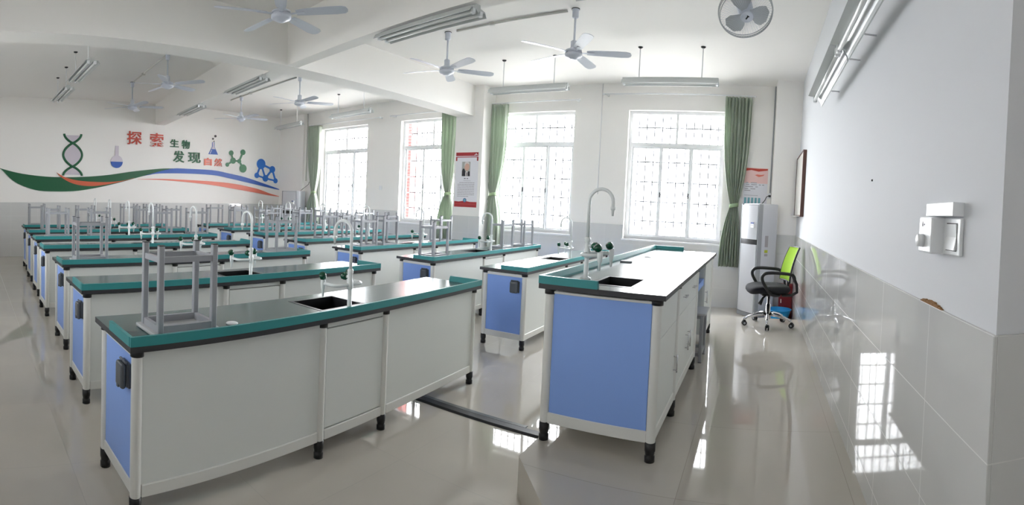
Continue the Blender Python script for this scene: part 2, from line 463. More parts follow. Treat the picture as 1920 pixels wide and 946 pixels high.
def make_sink(parent, x0, x1, y0, y1, zt, d=.22):
    b = MB(); t = .012
    b.box(x0, x1, y0, y1, zt - d, zt - d + t)
    b.box(x0, x0 + t, y0, y1, zt - d + t, zt - .004); b.box(x1 - t, x1, y0, y1, zt - d + t, zt - .004)
    b.box(x0 + t, x1 - t, y0, y0 + t, zt - d + t, zt - .004); b.box(x0 + t, x1 - t, y1 - t, y1, zt - d + t, zt - .004)
    # rim lip resting on the worktop
    w = .012
    b.box(x0 - w, x0 + t, y0 - w, y1 + w, zt - .004, zt + .0015); b.box(x1 - t, x1 + w, y0 - w, y1 + w, zt - .004, zt + .0015)
    b.box(x0 + t, x1 - t, y0 - w, y0 + t, zt - .004, zt + .0015); b.box(x0 + t, x1 - t, y1 - t, y1 + w, zt - .004, zt + .0015)
    return b.build('sink', 'sink', parent)

def top_slab(parent, x0, x1, y0, y1, z0, z1, hx0, hx1, hy0, hy1):
    b = MB()
    xs = [x0, hx0, hx1, x1]; ys = [y0, hy0, hy1, y1]
    P = {}
    for zi, z in ((0, z0), (1, z1)):
        for i, x in enumerate(xs):
            for j, y in enumerate(ys): P[i, j, zi] = b.bm.verts.new((x, y, z))
    top, oth = [], []
    for i in range(3):
        for j in range(3):
            if i == 1 and j == 1: continue
            top.append(b.bm.faces.new((P[i, j, 1], P[i + 1, j, 1], P[i + 1, j + 1, 1], P[i, j + 1, 1])))
            oth.append(b.bm.faces.new((P[i, j + 1, 0], P[i + 1, j + 1, 0], P[i + 1, j, 0], P[i, j, 0])))
    for i in range(3):
        for j in (0, 3):
            q = (P[i, j, 0], P[i + 1, j, 0], P[i + 1, j, 1], P[i, j, 1]); oth.append(b.bm.faces.new(q if j == 0 else q[::-1]))
            q = (P[j, i, 0], P[j, i + 1, 0], P[j, i + 1, 1], P[j, i, 1]); oth.append(b.bm.faces.new(q[::-1] if j == 0 else q))
    for (i, j, i2, j2) in ((1, 1, 2, 1), (2, 1, 2, 2), (2, 2, 1, 2), (1, 2, 1, 1)):
        oth.append(b.bm.faces.new((P[i, j, 1], P[i2, j2, 1], P[i2, j2, 0], P[i, j, 0])))
    b._mi(top, 'worktop'); b._mi(oth, 'worktop_edge')
    return b.build('worktop', 'worktop', parent)

def edging(parent, side, W, L, zt, ret, t=.03, h=.042):
    """teal raised edging along the whole front and a short way round both ends. side=+1: along x=0 with the top reaching to -x."""
    b = MB(); s = side
    # profile leans inwards a little
    def bar(p, q, inn):
        p, q, inn = Vector(p), Vector(q), Vector(inn)
        pr = [(0, -.001), (0, h), (t * .55, h), (t, h * .25), (t, 0)]
        A = [b.bm.verts.new(p + inn * u + Vector((0, 0, zt + w))) for u, w in pr]; B = [b.bm.verts.new(q + inn * u + Vector((0, 0, zt + w))) for u, w in pr]
        b.bm.faces.new(A); b.bm.faces.new(B[::-1])
        for i in range(5): b.bm.faces.new((A[i], B[i], B[(i + 1) % 5], A[(i + 1) % 5]))
    bar((.002 * s, 0, 0), (.002 * s, L, 0), (-s, 0, 0))
    bar((-s * t * .5, -.002, 0), (-s * ret, -.002, 0), (0, 1, 0))
    bar((-s * t * .5, L + .002, 0), (-s * ret, L + .002, 0), (0, -1, 0))
    return b.build('raised_edging', 'teal', parent)

def feet_and_posts(root, xs, ys, z0, ztop):
    for x in xs:
        for y in ys:
            b = MB(); b.lathe([(.0255, z0 + .10), (.0255, ztop - .03)], (x, y, 0), 'post', 16)
            p = b.build('post', 'post', root)
            b = MB(); b.lathe([(0, ztop - .03), (.031, ztop - .03), (.031, ztop), (0, ztop)], (x, y, 0), 'black', 16); b.build('post_cap', 'black', p)
            b = MB(); b.lathe([(0, z0), (.027, z0), (.027, z0 + .028), (.021, z0 + .034), (.025, z0 + .042), (.025, z0 + .05), (.028, z0 + .054), (.028, z0 + .10), (0, z0 + .10)], (x, y, 0), 'black', 16)
            b.build('foot', 'black', root)

def make_bench():
    root = empty('lab_bench', (0, 0, 0))
    zt = BH - ST
    xf, xb = -.05, -BW + .05
    hx0, hx1, hy0, hy1 = -.45, -.155, 1.22, 1.57
    top_slab(root, -BW, 0, 0, BL, zt, BH, hx0, hx1, hy0, hy1)
    edging(root, 1, BW, BL, BH, .30)
    feet_and_posts(root, (xf, xb), POSTS, 0, zt)
    z0, z1 = .125, zt - .012
    for i in range(3):
        b = MB(); y0, y1 = POSTS[i] + .024, POSTS[i + 1] - .024
        if i == 1: b.box(xf - .004, xf + .012, y0 + .003, y1 - .003, z0 + .036, z1 - .032, bev=.002, seg=1); b.box(xf - .004, xf + .010, y0, y1, z1 - .026, z1)
        else: b.box(xf - .006, xf + .010, y0, y1, z0, z1)
        p = b.build('front_panel', 'panel', root)
        b = MB(); b.box(xf - .02, xf + .018, y0, y1, z0 - .028, z0 + .030, bev=.003, seg=1); b.build('bottom_rail', 'post', p)
        if i == 1:
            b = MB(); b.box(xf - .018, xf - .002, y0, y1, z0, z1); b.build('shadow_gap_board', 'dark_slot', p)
    # student side: two kneeholes with an apron, a cupboard below the sink
    for i in (0, 2):
        b = MB(); b.box(xb - .004, xb + .012, POSTS[i] + .024, POSTS[i + 1] - .024, z1 - .16, z1); b.build('apron', 'panel', root)
    b = MB(); b.box(xb - .004, xb + .012, POSTS[1] + .024, POSTS[2] - .024, z0, z1)
    d = b.build('sink_cupboard_door', 'panel', root)
    b = MB(); b.cyl((xb - .022, POSTS[2] - .08, .5), (xb - .022, POSTS[2] - .08, .62), .006, 'chrome', 8)
    b.cyl((xb - .022, POSTS[2] - .08, .51), (xb, POSTS[2] - .08, .51), .005, 'chrome', 8); b.cyl((xb - .022, POSTS[2] - .08, .61), (xb, POSTS[2] - .08, .61), .005, 'chrome', 8)
    b.build('door_handle', 'chrome', d)
    for y in (POSTS[1], POSTS[2]):
        b = MB(); b.box(xb + .026, xf - .026, y - .008, y + .008, z0, z1); b.build('divider_panel', 'panel', root)
    for (y, s) in ((POSTS[0], -1), (POSTS[3], 1)):
        b = MB(); b.box(xb + .026, xf - .026, y - .008, y + .008, z0 + .03, z1 - .03)
        p = b.build('end_panel', 'blue', root); p['label'] = 'periwinkle blue end panel'
        for (za, zb) in ((z0 - .03, z0 + .03), (z1 - .03, z1)):
            b = MB(); b.box(xb + .02, xf - .02, y - .014, y + .014, za, zb, bev=.003, seg=1); b.build('end_rail', 'post', p)
    # splash-proof socket on the left end
    b = MB(); y = POSTS[0] - .008; xc = -.148
    b.box(xc - .05, xc + .05, y - .012, y, .575, .69, bev=.004)
    b.box(xc - .046, xc + .046, y - .022, y - .010, .58, .685, bev=.004)
    s = b.build('power_socket', 'socket', root)
    b = MB(); b.box(xc - .044, xc + .044, y - .048, y - .020, .572, .690, bev=.014, seg=3)
    b.box(xc - .012, xc + .012, y - .052, y - .044, .574, .592, bev=.003)
    b.cyl((xc - .04, y - .022, .694), (xc + .04, y - .022, .694), .007, None, 8)
    b.build('socket_cover', 'socket_lid', s)
    make_sink(root, hx0, hx1, hy0, hy1, BH)
    make_faucet(root, -.088, 1.375, BH, -1)
    return root

BENCH = {(0, 0): (-2.086, .699), (0, 1): (-2.177, 4.455), (1, 0): (-3.279, .751), (1, 1): (-3.315, 4.437), (2, 0): (-4.473, .841), (2, 1): (-4.517, 4.487),
         (3, 0): (-5.736, .858), (3, 1): (-5.664, 4.509), (4, 0): (-6.859, .916), (4, 1): (-6.809, 4.541), (5, 0): (-8.003, .963), (5, 1): (-7.95, 4.591), (6, 0): (-9.207, 1.021), (6, 1): (-9.091, 4.678)}
BLAB = {
 (0, 0): 'nearest lab bench of the left column, one upturned stool at its left end',
 (1, 0): 'second lab bench of the left column, bare of stools, right behind the nearest bench',
 (2, 0): 'third lab bench of the left column, an upturned stool near each end',
 (3, 0): 'fourth lab bench of the left column, bare of stools, behind the bench with two stools',
 (4, 0): 'fifth lab bench of the left column, carrying four upturned stools',
 (5, 0): 'sixth lab bench of the left column, second from the mural wall',
 (6, 0): 'farthest lab bench of the left column, last before the mural wall',
 (0, 1): 'nearest lab bench of the window column, bare of stools, left of the demonstration bench',
 (1, 1): 'second lab bench of the window column, one stool left and two right of its sink',
 (2, 1): 'third lab bench of the window column, two stools left and one right of its sink',
 (3, 1): 'fourth lab bench of the window column, counted from the teaching platform',
 (4, 1): 'fifth lab bench of the window column, counted from the teaching platform',
 (5, 1): 'sixth lab bench of the window column, second from the mural wall',
 (6, 1): 'farthest lab bench of the window column, last before the mural wall'}
proto = make_bench()
for i, key in enumerate(sorted(BENCH)):
    o = proto if i == 0 else copy_tree(proto)
    o.location = (BENCH[key][0], BENCH[key][1], 0)
    o.rotation_euler = (0, 0, 0)
    if key == (0, 0): o.location = (-2.02, .68, 0); o.rotation_euler = (0, 0, R(1.6))
    tag(o, BLAB[key], 'lab bench', 'lab benches for students')

# ------------------------------------------------------------------ stools
def make_stool():
    """upright stool, origin on the floor under its middle"""
    root = empty('stool', (0, 0, 0))
    H, lx, ly, q = .425, .095, .14, .014
    b = MB(); b.box(-.13, .13, -.175, .175, H - .018, H, bev=.006); b.build('seat', 'stool_seat', root)
    b = MB(); z0, z1 = H - .05, H - .018
    for s in (-1, 1):
        b.box(s * lx - .010, s * lx + .010, -ly + q, ly - q, z0, z1); b.box(-lx + q, lx - q, s * ly - .010, s * ly + .010, z0, z1)
    b.build('seat_frame', 'stool', root)
    for sx in (-1, 1):
        for sy in (-1, 1):
            b = MB(); b.box(sx * lx - q, sx * lx + q, sy * ly - q, sy * ly + q, .004, H - .018, bev=.003, seg=1)
            lg = b.build('leg', 'stool', root)
            b = MB(); b.box(sx * lx - q, sx * lx + q, sy * ly - q, sy * ly + q, 0, .005, bev=.001, seg=1); b.build('leg_plug', 'stool_tip', lg)
    for s in (-1, 1):
        b = MB(); b.box(s * lx - .009, s * lx + .009, -ly + q, ly - q, .055, .082); b.build('stretcher', 'stool', root)
        b = MB(); b.box(-lx + q, lx - q, s * ly - .009, s * ly + .009, .055, .082); b.build('stretcher', 'stool', root)
    return root
stool0 = make_stool(); first_stool = [True]
def stool(x, y, z, rz, label, group=None, flip=True):
    o = stool0 if first_stool[0] else copy_tree(stool0)
    first_stool[0] = False
    if flip: o.rotation_euler = (PI, 0, rz); o.location = (x, y, z + .4255)
    else: o.rotation_euler = (0, 0, rz); o.location = (x, y, z)
    return tag(o, label, 'stool', group)
ORD = ['first', 'second', 'third', 'fourth']
ROW = ['nearest', 'second', 'third', 'fourth', 'fifth', 'sixth', 'farthest']
# pixel columns in which the stools of each bench show
SPX = {(0, 0): [333], (2, 0): [169.5, 531], (4, 0): [108, 186, 302, 377], (5, 0): [95, 160, 273, 329], (6, 0): [69, 242, 294],
       (1, 1): [806, 944, 983], (2, 1): [671, 725, 829], (3, 1): [613, 659, 727], (4, 1): [503, 576, 636, 686], (5, 1): [441, 494, 557, 606], (6, 1): [403, 448, 511, 540]}
for key in sorted(SPX):
    x0, y0 = BENCH[key]; n = len(SPX[key]); used = []
    for j, px in enumerate(SPX[key]):
        xs = x0 - .175 - (.06 if key != (0, 0) and j % 2 else 0) - random.uniform(0, .03) * (key != (0, 0))
        az = (px - XY_) / F_
        y = xs / math.tan(az) if abs(math.tan(az)) > 1e-6 else 5
        u = min(max(y - y0, .235), BL - .235)
        for p in used:
            if abs(u - p) < .36: u = p + .36
        if .99 < u < 1.77: u = .99 if u < 1.33 else 1.77        # clear of the sink and its tap
        for p in used:
            if abs(u - p) < .36: u = p + .36
        if .99 < u < 1.77: u = 1.77
        u = min(u, BL - .215)
        used.append(u)
        colname = 'left column' if key[1] == 0 else 'window column'
        if n == 1: lb = 'upturned grey steel stool on the left end of the nearest bench'
        else: lb = 'upturned grey stool, %s from the left on the %s bench of the %s' % (ORD[j], ROW[key[0]], colname)
        stool(xs - .005 if key != (0, 0) else -2.225, y0 + u, BH + .001, random.uniform(-.03, .03) if key != (0, 0) else R(1.6), lb, 'upturned stools on the benches')
stool(-.53, 4.40, ZF, 0, 'upright grey stool standing in the kneehole of the demonstration bench', None, False)

# ------------------------------------------------------------------ demonstration bench on the platform
def make_demo():
    root = empty('demonstration_bench', (-.434, 2.445, ZF)); W, L = .689, 2.971
    H = 1.052 - ZF; zt = H - ST
    hx0, hx1, hy0, hy1 = -.455, -.215, .165, .51
    top_slab(root, -W, 0, 0, L, zt, H, hx0, hx1, hy0, hy1)
    e = edging(root, -1, W, L, H, .33); e.location = (-W, 0, 0)
    ys = [.05, .655, 1.63, L - .05]; xf, xb = -.05, -W + .05
    feet_and_posts(root, (xf, xb), ys, 0, zt)
    z0, z1 = .125, zt - .012
    # student-side panels
    for i in range(3):
        b = MB(); b.box(xb - .010, xb + .006, ys[i] + .024, ys[i + 1] - .024, z0, z1); p = b.build('front_panel', 'panel', root)
        b = MB(); b.box(xb - .018, xb + .02, ys[i] + .024, ys[i + 1] - .024, z0 - .028, z0 + .03, bev=.003, seg=1); b.build('bottom_rail', 'post', p)
    for y in (ys[0], ys[3]):
        b = MB(); b.box(xb + .026, xf - .026, y - .008, y + .008, z0 + .03, z1 - .014); p = b.build('end_panel', 'blue', root); p['label'] = 'periwinkle blue end panel'
        for (za, zb) in ((z0 - .03, z0 + .03), (z1 - .014, z1)):
            b = MB(); b.box(xb + .02, xf - .02, y - .014, y + .014, za, zb, bev=.003, seg=1); b.build('end_rail', 'post', p)
    def handle(par, p, q):
        b = MB(); p, q = Vector(p), Vector(q); b.cyl(p, q, .005, 'chrome', 8)
        for t in (.12, .88):
            c = p.lerp(q, t); b.cyl(c, c - Vector((.024, 0, 0)), .004, 'chrome', 8)
        b.build('handle', 'chrome', par)
    # sink bay: fixed upper board and a door
    y0, y1 = ys[0] + .026, ys[1] - .026
    b = MB(); b.box(xf - .004, xf + .012, y0, y1, .61, z1); b.build('sink_board', 'panel', root)
    b = MB(); b.box(xf - .004, xf + .012, y0, y1, z0 + .03, .606); d = b.build('cupboard_door', 'panel', root)
    handle(d, (xf + .034, y1 - .03, .29), (xf + .034, y1 - .03, .40))
    # cupboard bay: one drawer row, two doors
    y0, y1 = ys[1] + .026, ys[2] - .026; ym = (y0 + y1) / 2
    for (a, c) in ((y0, ym - .002), (ym + .002, y1)):
        b = MB(); b.box(xf - .004, xf + .012, a, c, .61, z1); d = b.build('drawer', 'panel', root); handle(d, (xf + .034, (a + c) / 2 - .05, .71), (xf + .034, (a + c) / 2 + .05, .71))
        b = MB(); b.box(xf - .004, xf + .012, a, c, z0 + .03, .606); d = b.build('cupboard_door', 'panel', root)
        yy = c - .05 if a == y0 else a + .05
        handle(d, (xf + .034, yy, .30), (xf + .034, yy, .42))
    # open kneehole with a blue keyboard shelf, then a closed side cabinet
    yk = 2.28
    b = MB(); b.box(xb + .03, xf, ys[2] + .026, yk, .60, .66); b.build('keyboard_shelf', 'blue', root)
    for y in (ys[1], ys[2], yk):
        b = MB(); b.box(xb + .026, xf - .004, y - .008, y + .008, z0, z1); b.build('divider_panel', 'panel', root)
    b = MB(); b.box(xf - .004, xf + .012, yk, ys[3] - .026, z0 + .03, z1); d = b.build('cupboard_door', 'panel', root)
    handle(d, (xf + .034, yk + .05, .42), (xf + .034, yk + .05, .54))
    for (a, c) in ((ys[0], ys[1]), (ys[1], ys[2]), (yk, ys[3])):
        b = MB(); b.box(xf - .02, xf + .018, a + .026, c - .026, z0 - .03, z0 + .03, bev=.003, seg=1); b.build('bottom_rail', 'post', root)
    b = MB(); b.box(xb + .03, xf - .01, ys[0] + .03, ys[2] - .03, z0, z0 + .016); b.build('cupboard_floor', 'panel', root)
    make_sink(root, hx0, hx1, hy0, hy1, H)
    make_faucet(root, -.535, .315, H, 1)
    b = MB(); b.box(-.625, -.535, 1.36, 1.42, H, H + .014, bev=.004); b.build('flap_socket', 'ac_grey', root)
    b = MB(); b.box(-.56, -.50, 1.93, 1.97, H, H + .006, bev=.002); b.build('flap_socket', 'ac_grey', root)
    return tag(root, 'taller demonstration bench with blue end on the teaching platform', 'demonstration bench')
make_demo()

b = MB(); b.lathe([(0, 0), (.030, 0), (.032, .004), (.028, .008), (0, .008)], (0, 0, 0), 'white_metal', 20)
o = b.build('plastic_disc', 'white_metal'); o.location = (-2.21, 1.29, BH)
tag(o, 'small white plastic disc lying on the nearest bench behind the teal edging', 'disc')

# black cable cover on the floor
root = empty('floor_cable_cover', (-1.7, 2.915, 0))
b = MB(); b.prism([(-.055, 0), (-.04, .012), (.015, .012), (.03, 0)], -.62, .585, lambda a, c, d: (d, a, c)); b.build('cover_strip', 'cable_dark', root)
b = MB(); b.prism([(.03, 0), (.03, .006), (.065, .004), (.075, 0)], -.62, .3, lambda a, c, d: (d, a, c)); b.build('rim_strip', 'cable_edge', root)
tag(root, 'black cable cover strip on the floor between nearest bench and platform', 'cable cover')

# ------------------------------------------------------------------ ceiling fans
def make_fan():
    root = empty('ceiling_fan', (0, 0, 0)); D = .46
    b = MB(); b.lathe([(0, 0), (.042, 0), (.042, -.012), (.034, -.016), (.034, -.085), (.028, -.095), (0, -.095)], (0, 0, D), 'fan', 20); b.build('ceiling_cup', 'fan', root)
    b = MB(); b.lathe([(.044, 0), (.044, -.008), (0, -.008)], (0, 0, D), 'dark_slot', 20)
    b.build('mount_plate', 'dark_slot', root)
    b = MB(); b.cyl((0, 0, .08), (0, 0, D - .09), .011, 'fan', 12); b.build('down_rod', 'fan', root)
    b = MB(); b.lathe([(0, .13), (.022, .13), (.036, .12), (.036, .06), (.05, .045), (.085, .03), (.088, .018), (.088, .012)], (0, 0, 0), 'fan', 28)
    b.lathe([(.080, .014), (.080, -.002), (.092, -.006), (.092, -.028), (.078, -.042), (.045, -.05), (.04, -.06), (.018, -.065), (0, -.065)], (0, 0, 0), 'fan', 28)
    b.build('motor_housing', 'fan', root)
    for k in range(5):
        a = 2 * PI * k / 5; mt = Matrix.Rotation(a, 4, 'Z')
        pr = [(.14, -.040), (.20, -.052), (.45, -.062), (.55, -.062), (.59, -.048), (.605, -.01), (.600, .022), (.575, .045), (.50, .055), (.22, .046), (.14, .036)]
        m2 = MB(); tl = -R(12)
        vs = m2.prism(pr, -.0025, .0025, lambda p, q, d: (p, q * math.cos(tl) - d * math.sin(tl), q * math.sin(tl) + d * math.cos(tl) + .006), 'fan')
        for v in vs: v.co = mt @ v.co
        bl = m2.build('blade', 'fan', root)
        m3 = MB(); vs = m3.box(.07, .22, -.018, .018, .000, .004, 'fan'); 
        for v in vs: v.co = mt @ v.co
        m3.build('blade_iron', 'fan', bl)
    return root
FANS = [((-3.74, 2.615), 36, 'ceiling fan nearest the camera, cut by the top edge, left of the cross beam'),
        ((-3.69, 5.034), 48, 'ceiling fan right of the main beam, in front of the second pair of windows'),
        ((-1.985, 4.912), 18, 'ceiling fan closest to the caged fan, above the demonstration bench'),
        ((-7.035, 2.894), 41, 'ceiling fan beyond the main beam, nearer of the two left of the cross beam'),
        ((-9.12, 3.04), 8, 'ceiling fan nearest the mural wall left of the cross beam'),
        ((-6.985, 5.32), 63, 'ceiling fan beyond the main beam, nearer of the two on the window side'),
        ((-9.258, 5.506), 5, 'ceiling fan nearest the mural wall on the window side')]
fp = make_fan()
for i, ((x, y), a, lb) in enumerate(FANS):
    o = fp if i == 0 else copy_tree(fp)
    o.location = (x, y, ZC - .46); o.rotation_euler = (0, 0, R(a))
    tag(o, lb, 'ceiling fan', 'five-bladed ceiling fans')

# caged orbit fan under the ceiling above the platform
root = empty('orbit_fan', (-.21, 4.32, ZC))
nrm = Vector((.20, -.56, -.80)).normalized()
rot = Vector((0, 0, 1)).rotation_difference(nrm).to_matrix().to_4x4()
mt = Matrix.Translation((0, .0, -.31)) @ rot
b = MB(); b.lathe([(0, 0), (.07, 0), (.07, -.02), (.04, -.04), (.025, -.05), (.025, -.16), (0, -.16)], (0, 0, 0), 'fan', 20); b.build('ceiling_mount', 'fan', root)
b = MB(); b.lathe([(0, -.17), (.05, -.16), (.07, -.12), (.07, -.03), (.05, 0), (0, 0)], (0, 0, 0), 'fan', 20, mtx=mt); b.build('motor', 'fan', root)
b = MB()
for (r, z) in ((.235, .02), (.228, .045), (.236, -.005)):
    vs = b.tube([(r * math.cos(2 * PI * k / 48), r * math.sin(2 * PI * k / 48), z) for k in range(48)], .0045, 'fan_grey', 6, closed=True)
    for v in vs: v.co = mt @ v.co
for k in range(60):
    a = 2 * PI * k / 60; c, s = math.cos(a), math.sin(a)
    for pts in ([(.05 * c, .05 * s, .085), (.15 * c, .15 * s, .078), (.228 * c, .228 * s, .045)], [(.06 * c, .06 * s, -.10), (.16 * c, .16 * s, -.07), (.236 * c, .236 * s, -.005)]):
        vs = b.tube(pts, .0011, 'fan', 4, cap=False)
        for v in vs: v.co = mt @ v.co
b.build('cage', 'fan', root)
b = MB(); b.lathe([(0, .09), (.05, .088), (.056, .08), (.05, .074), (0, .074)], (0, 0, 0), 'fan', 24, mtx=mt)
cg = b.build('cage_badge', 'fan', root)
b = MB(); vs = b.box(-.006, .006, -.018, .018, .090, .092, 'black'); vs += b.box(-.011, .011, .010, .018, .090, .092, 'black')
for v in vs: v.co = mt @ v.co
b.build('badge_mark', 'black', cg)
for k in range(3):
    a = 2 * PI * k / 3 + .5; m2 = MB(); pr = []
    for (r, t) in ((.04, -.6), (.08, -.75), (.14, -.80), (.185, -.68), (.205, -.38), (.205, .08), (.18, .40), (.13, .52), (.07, .55), (.04, .7)):
        pr.append((r * math.cos(a + t), r * math.sin(a + t)))
    vs = m2.prism(pr, .015, .019, lambda p, q, d: (p, q, d + .12 * (math.atan2(q, p) - 0) * 0), 'fan_grey')
    for v in vs: v.co = mt @ v.co
    m2.build('blade', 'fan_grey', root)
tag(root, 'caged three-bladed orbit fan under the ceiling near the front wall', 'fan')

# ------------------------------------------------------------------ lamps
def make_lamp(twin, rod):
    """fixture along x; origin at its middle on the underside of the reflector; rods go up"""
    root = empty('hanging_lamp', (0, 0, 0)); L = 1.22 if rod else 1.12
    b = MB()
    if twin:
        prof = [(-.11, 0), (-.085, .042), (-.03, .05), (-.025, .075), (.025, .075), (.03, .05), (.085, .042), (.11, 0), (.104, 0), (.078, .034), (.03, .034), (0, .008), (-.03, .034), (-.078, .034), (-.104, 0)]
    else:
        prof = [(-.085, 0), (-.06, .055), (-.028, .062), (-.025, .085), (.025, .085), (.028, .062), (.06, .055), (.085, 0), (.079, 0), (.052, .046), (-.052, .046), (-.079, 0)]
    b.prism(prof, -L / 2, L / 2, lambda p, q, d: (d, p, q)); b.build('reflector', 'reflector', root)
    ys = (-.045, .045) if twin else (0,)
    for y in ys:
        b = MB(); b.cyl((-L / 2 + .03, y, .012), (L / 2 - .03, y, .012), .0135, 'tube', 12); t = b.build('fluorescent_tube', 'tube', root)
    for s in (-1, 1):
        for y in ys:
            b = MB(); xx = s * (L / 2 - .016); b.box(xx - .014, xx + .014, y - .018, y + .018, -.006, .05, bev=.003, seg=1); b.build('lamp_holder', 'white_metal', root)
    if rod:
        for s in (-1, 1):
            b = MB(); b.cyl((s * .40, 0, .06), (s * .40, 0, rod), .0075, 'white_metal', 8); r = b.build('hanging_rod', 'white_metal', root)
            b = MB(); b.lathe([(0, rod), (.032, rod), (.030, rod - .008), (.012, rod - .02), (0, rod - .02)], (s * .40, 0, 0), 'dark_slot', 12); b.build('ceiling_rose', 'dark_slot', r)
    return root
LT = [('beam', (-2.70, 3.36, 2.918), -5.8, 'large twin-tube lamp under the cross beam, left of the second ceiling fan'),
      ('beam', (-.80, 3.165, 2.918), -5.8, 'twin-tube lamp at the top edge of the photo above the demonstration bench'),
      ('beam', (-6.15, 3.72, 2.968), -6.2, 'twin-tube lamp under the far cross beam just beyond the main beam'),
      ('beam', (-8.55, 4.00, 2.968), -6.2, 'twin-tube lamp under the far cross beam nearest the mural wall'),
      ('twin', (-7.02, 1.58, 3.12), 0, 'nearer of the two hanging twin-tube lamps at the far left'),
      ('twin', (-8.75, 1.62, 3.13), 0, 'farther of the two hanging twin-tube lamps at the far left, by the mural'),
      ('single', (-1.20, 6.20, 3.06), 0, 'rightmost hanging single-tube lamp, before the window beside the corner air conditioner'),
      ('single', (-3.24, 6.36, 3.06), 0, 'hanging single-tube lamp in front of the second window from the right'),
      ('single', (-7.25, 6.78, 3.08), -5, 'hanging single-tube lamp in front of the second window from the left'),
      ('single', (-9.66, 7.05, 3.10), -8, 'hanging single-tube lamp nearest the far corner, by the leftmost curtain')]
protos = {}
for kind, loc, rz, lb in LT:
    if kind not in protos:
        o = make_lamp(kind != 'single', 0 if kind == 'beam' else ZC - loc[2]); protos[kind] = (o, loc[2])
    else:
        o = copy_tree(protos[kind][0])
        if kind != 'beam': loc = (loc[0], loc[1], protos[kind][1])
    o.location = loc; o.rotation_euler = (0, 0, R(rz))
    tag(o, lb, 'lamp', 'fluorescent lamps under the ceiling')

# two board lamps on the front wall
def board_lamp(yc, lb):
    root = empty('board_lamp', (.40, yc, 2.42)); L = 1.2
    b = MB(); b.prism([(-.055, .045), (-.05, .055), (.03, .05), (.062, -.01), (.062, -.03), (.055, -.03), (.05, -.01), (.022, .036)], -L / 2, L / 2, lambda p, q, d: (p, d, q)); b.build('reflector', 'reflector', root)
    b = MB(); b.cyl((0, -L / 2 + .03, .012), (0, L / 2 - .03, .012), .0135, 'tube', 12); b.build('fluorescent_tube', 'tube', root)
    for s in (-1, 1):
        b = MB(); yy = s * (L / 2 - .016); b.box(-.016, .016, yy - .014, yy + .014, -.006, .048, bev=.003, seg=1); b.build('lamp_holder', 'white_metal', root)
        b = MB(); b.cyl((.0, s * .4, .05), (FX - .40, s * .4, .05), .005, 'white_metal', 8); b.build('wall_bracket', 'white_metal', root)
    return tag(root, lb, 'lamp', 'lamps on the front wall')
board_lamp(3.45, 'wall-mounted board lamp on the right wall, farther from the camera')
board_lamp(2.22, 'wall-mounted board lamp on the right wall, nearer to the camera')

# conduits on the ceiling between fan mounts
def conduit(p, q, lb):
    p, q = Vector(p), Vector(q); b = MB(); b.cyl(p, q, .012, 'conduit', 10)
    c = p.lerp(q, .35); b.lathe([(0, 0), (.035, 0), (.035, -.03), (0, -.03)], (c.x, c.y, ZC), 'conduit', 14)
    tag(b.build('ceiling_conduit', 'conduit'), lb, 'conduit', 'ceiling conduits between fans')
zc_ = ZC - .012
conduit((-3.55, 5.02, zc_), (-2.08, 4.92, zc_), 'white conduit on the ceiling between the two fans right of the main beam')
conduit((-9.75, 5.53, zc_), (-7.10, 5.33, zc_), 'white conduit on the ceiling between the two window-side fans beyond the beam')
conduit((-9.02, 3.03, zc_), (-7.13, 2.90, zc_), 'white conduit on the ceiling between the two fans left of the far cross beam')

# ------------------------------------------------------------------ curtains and rails
def rail(x0, x1, z, lb):
    b = MB(); y = WY - .12
    b.cyl((x0, y, z), (x1, y, z), .012, 'white_metal', 10)
    for x in (x0 + .05, x1 - .05): b.box(x - .012, x + .012, y, WY, z - .015, z + .015)
    for x in (x0, x1): b.lathe([(0, -.02), (.018, -.012), (.02, 0), (.018, .012), (0, .02)], (0, 0, 0), 'white_metal', 10, mtx=Matrix.Translation((x, y, z)))
    tag(b.build('curtain_rail', 'white_metal'), lb, 'curtain rail', 'curtain rails above the windows')
RZ = 3.29
rail(-9.86, -7.45, RZ - .10, 'white curtain rail above the window nearest the mural')
rail(-7.15, -5.40, RZ - .10, 'white curtain rail above the window left of the portrait poster')
rail(-4.84, -3.02, RZ - .04, 'white curtain rail above the window right of the portrait poster')
rail(-2.60, -.16, RZ + .04, 'white curtain rail above the window next to the corner air conditioner')

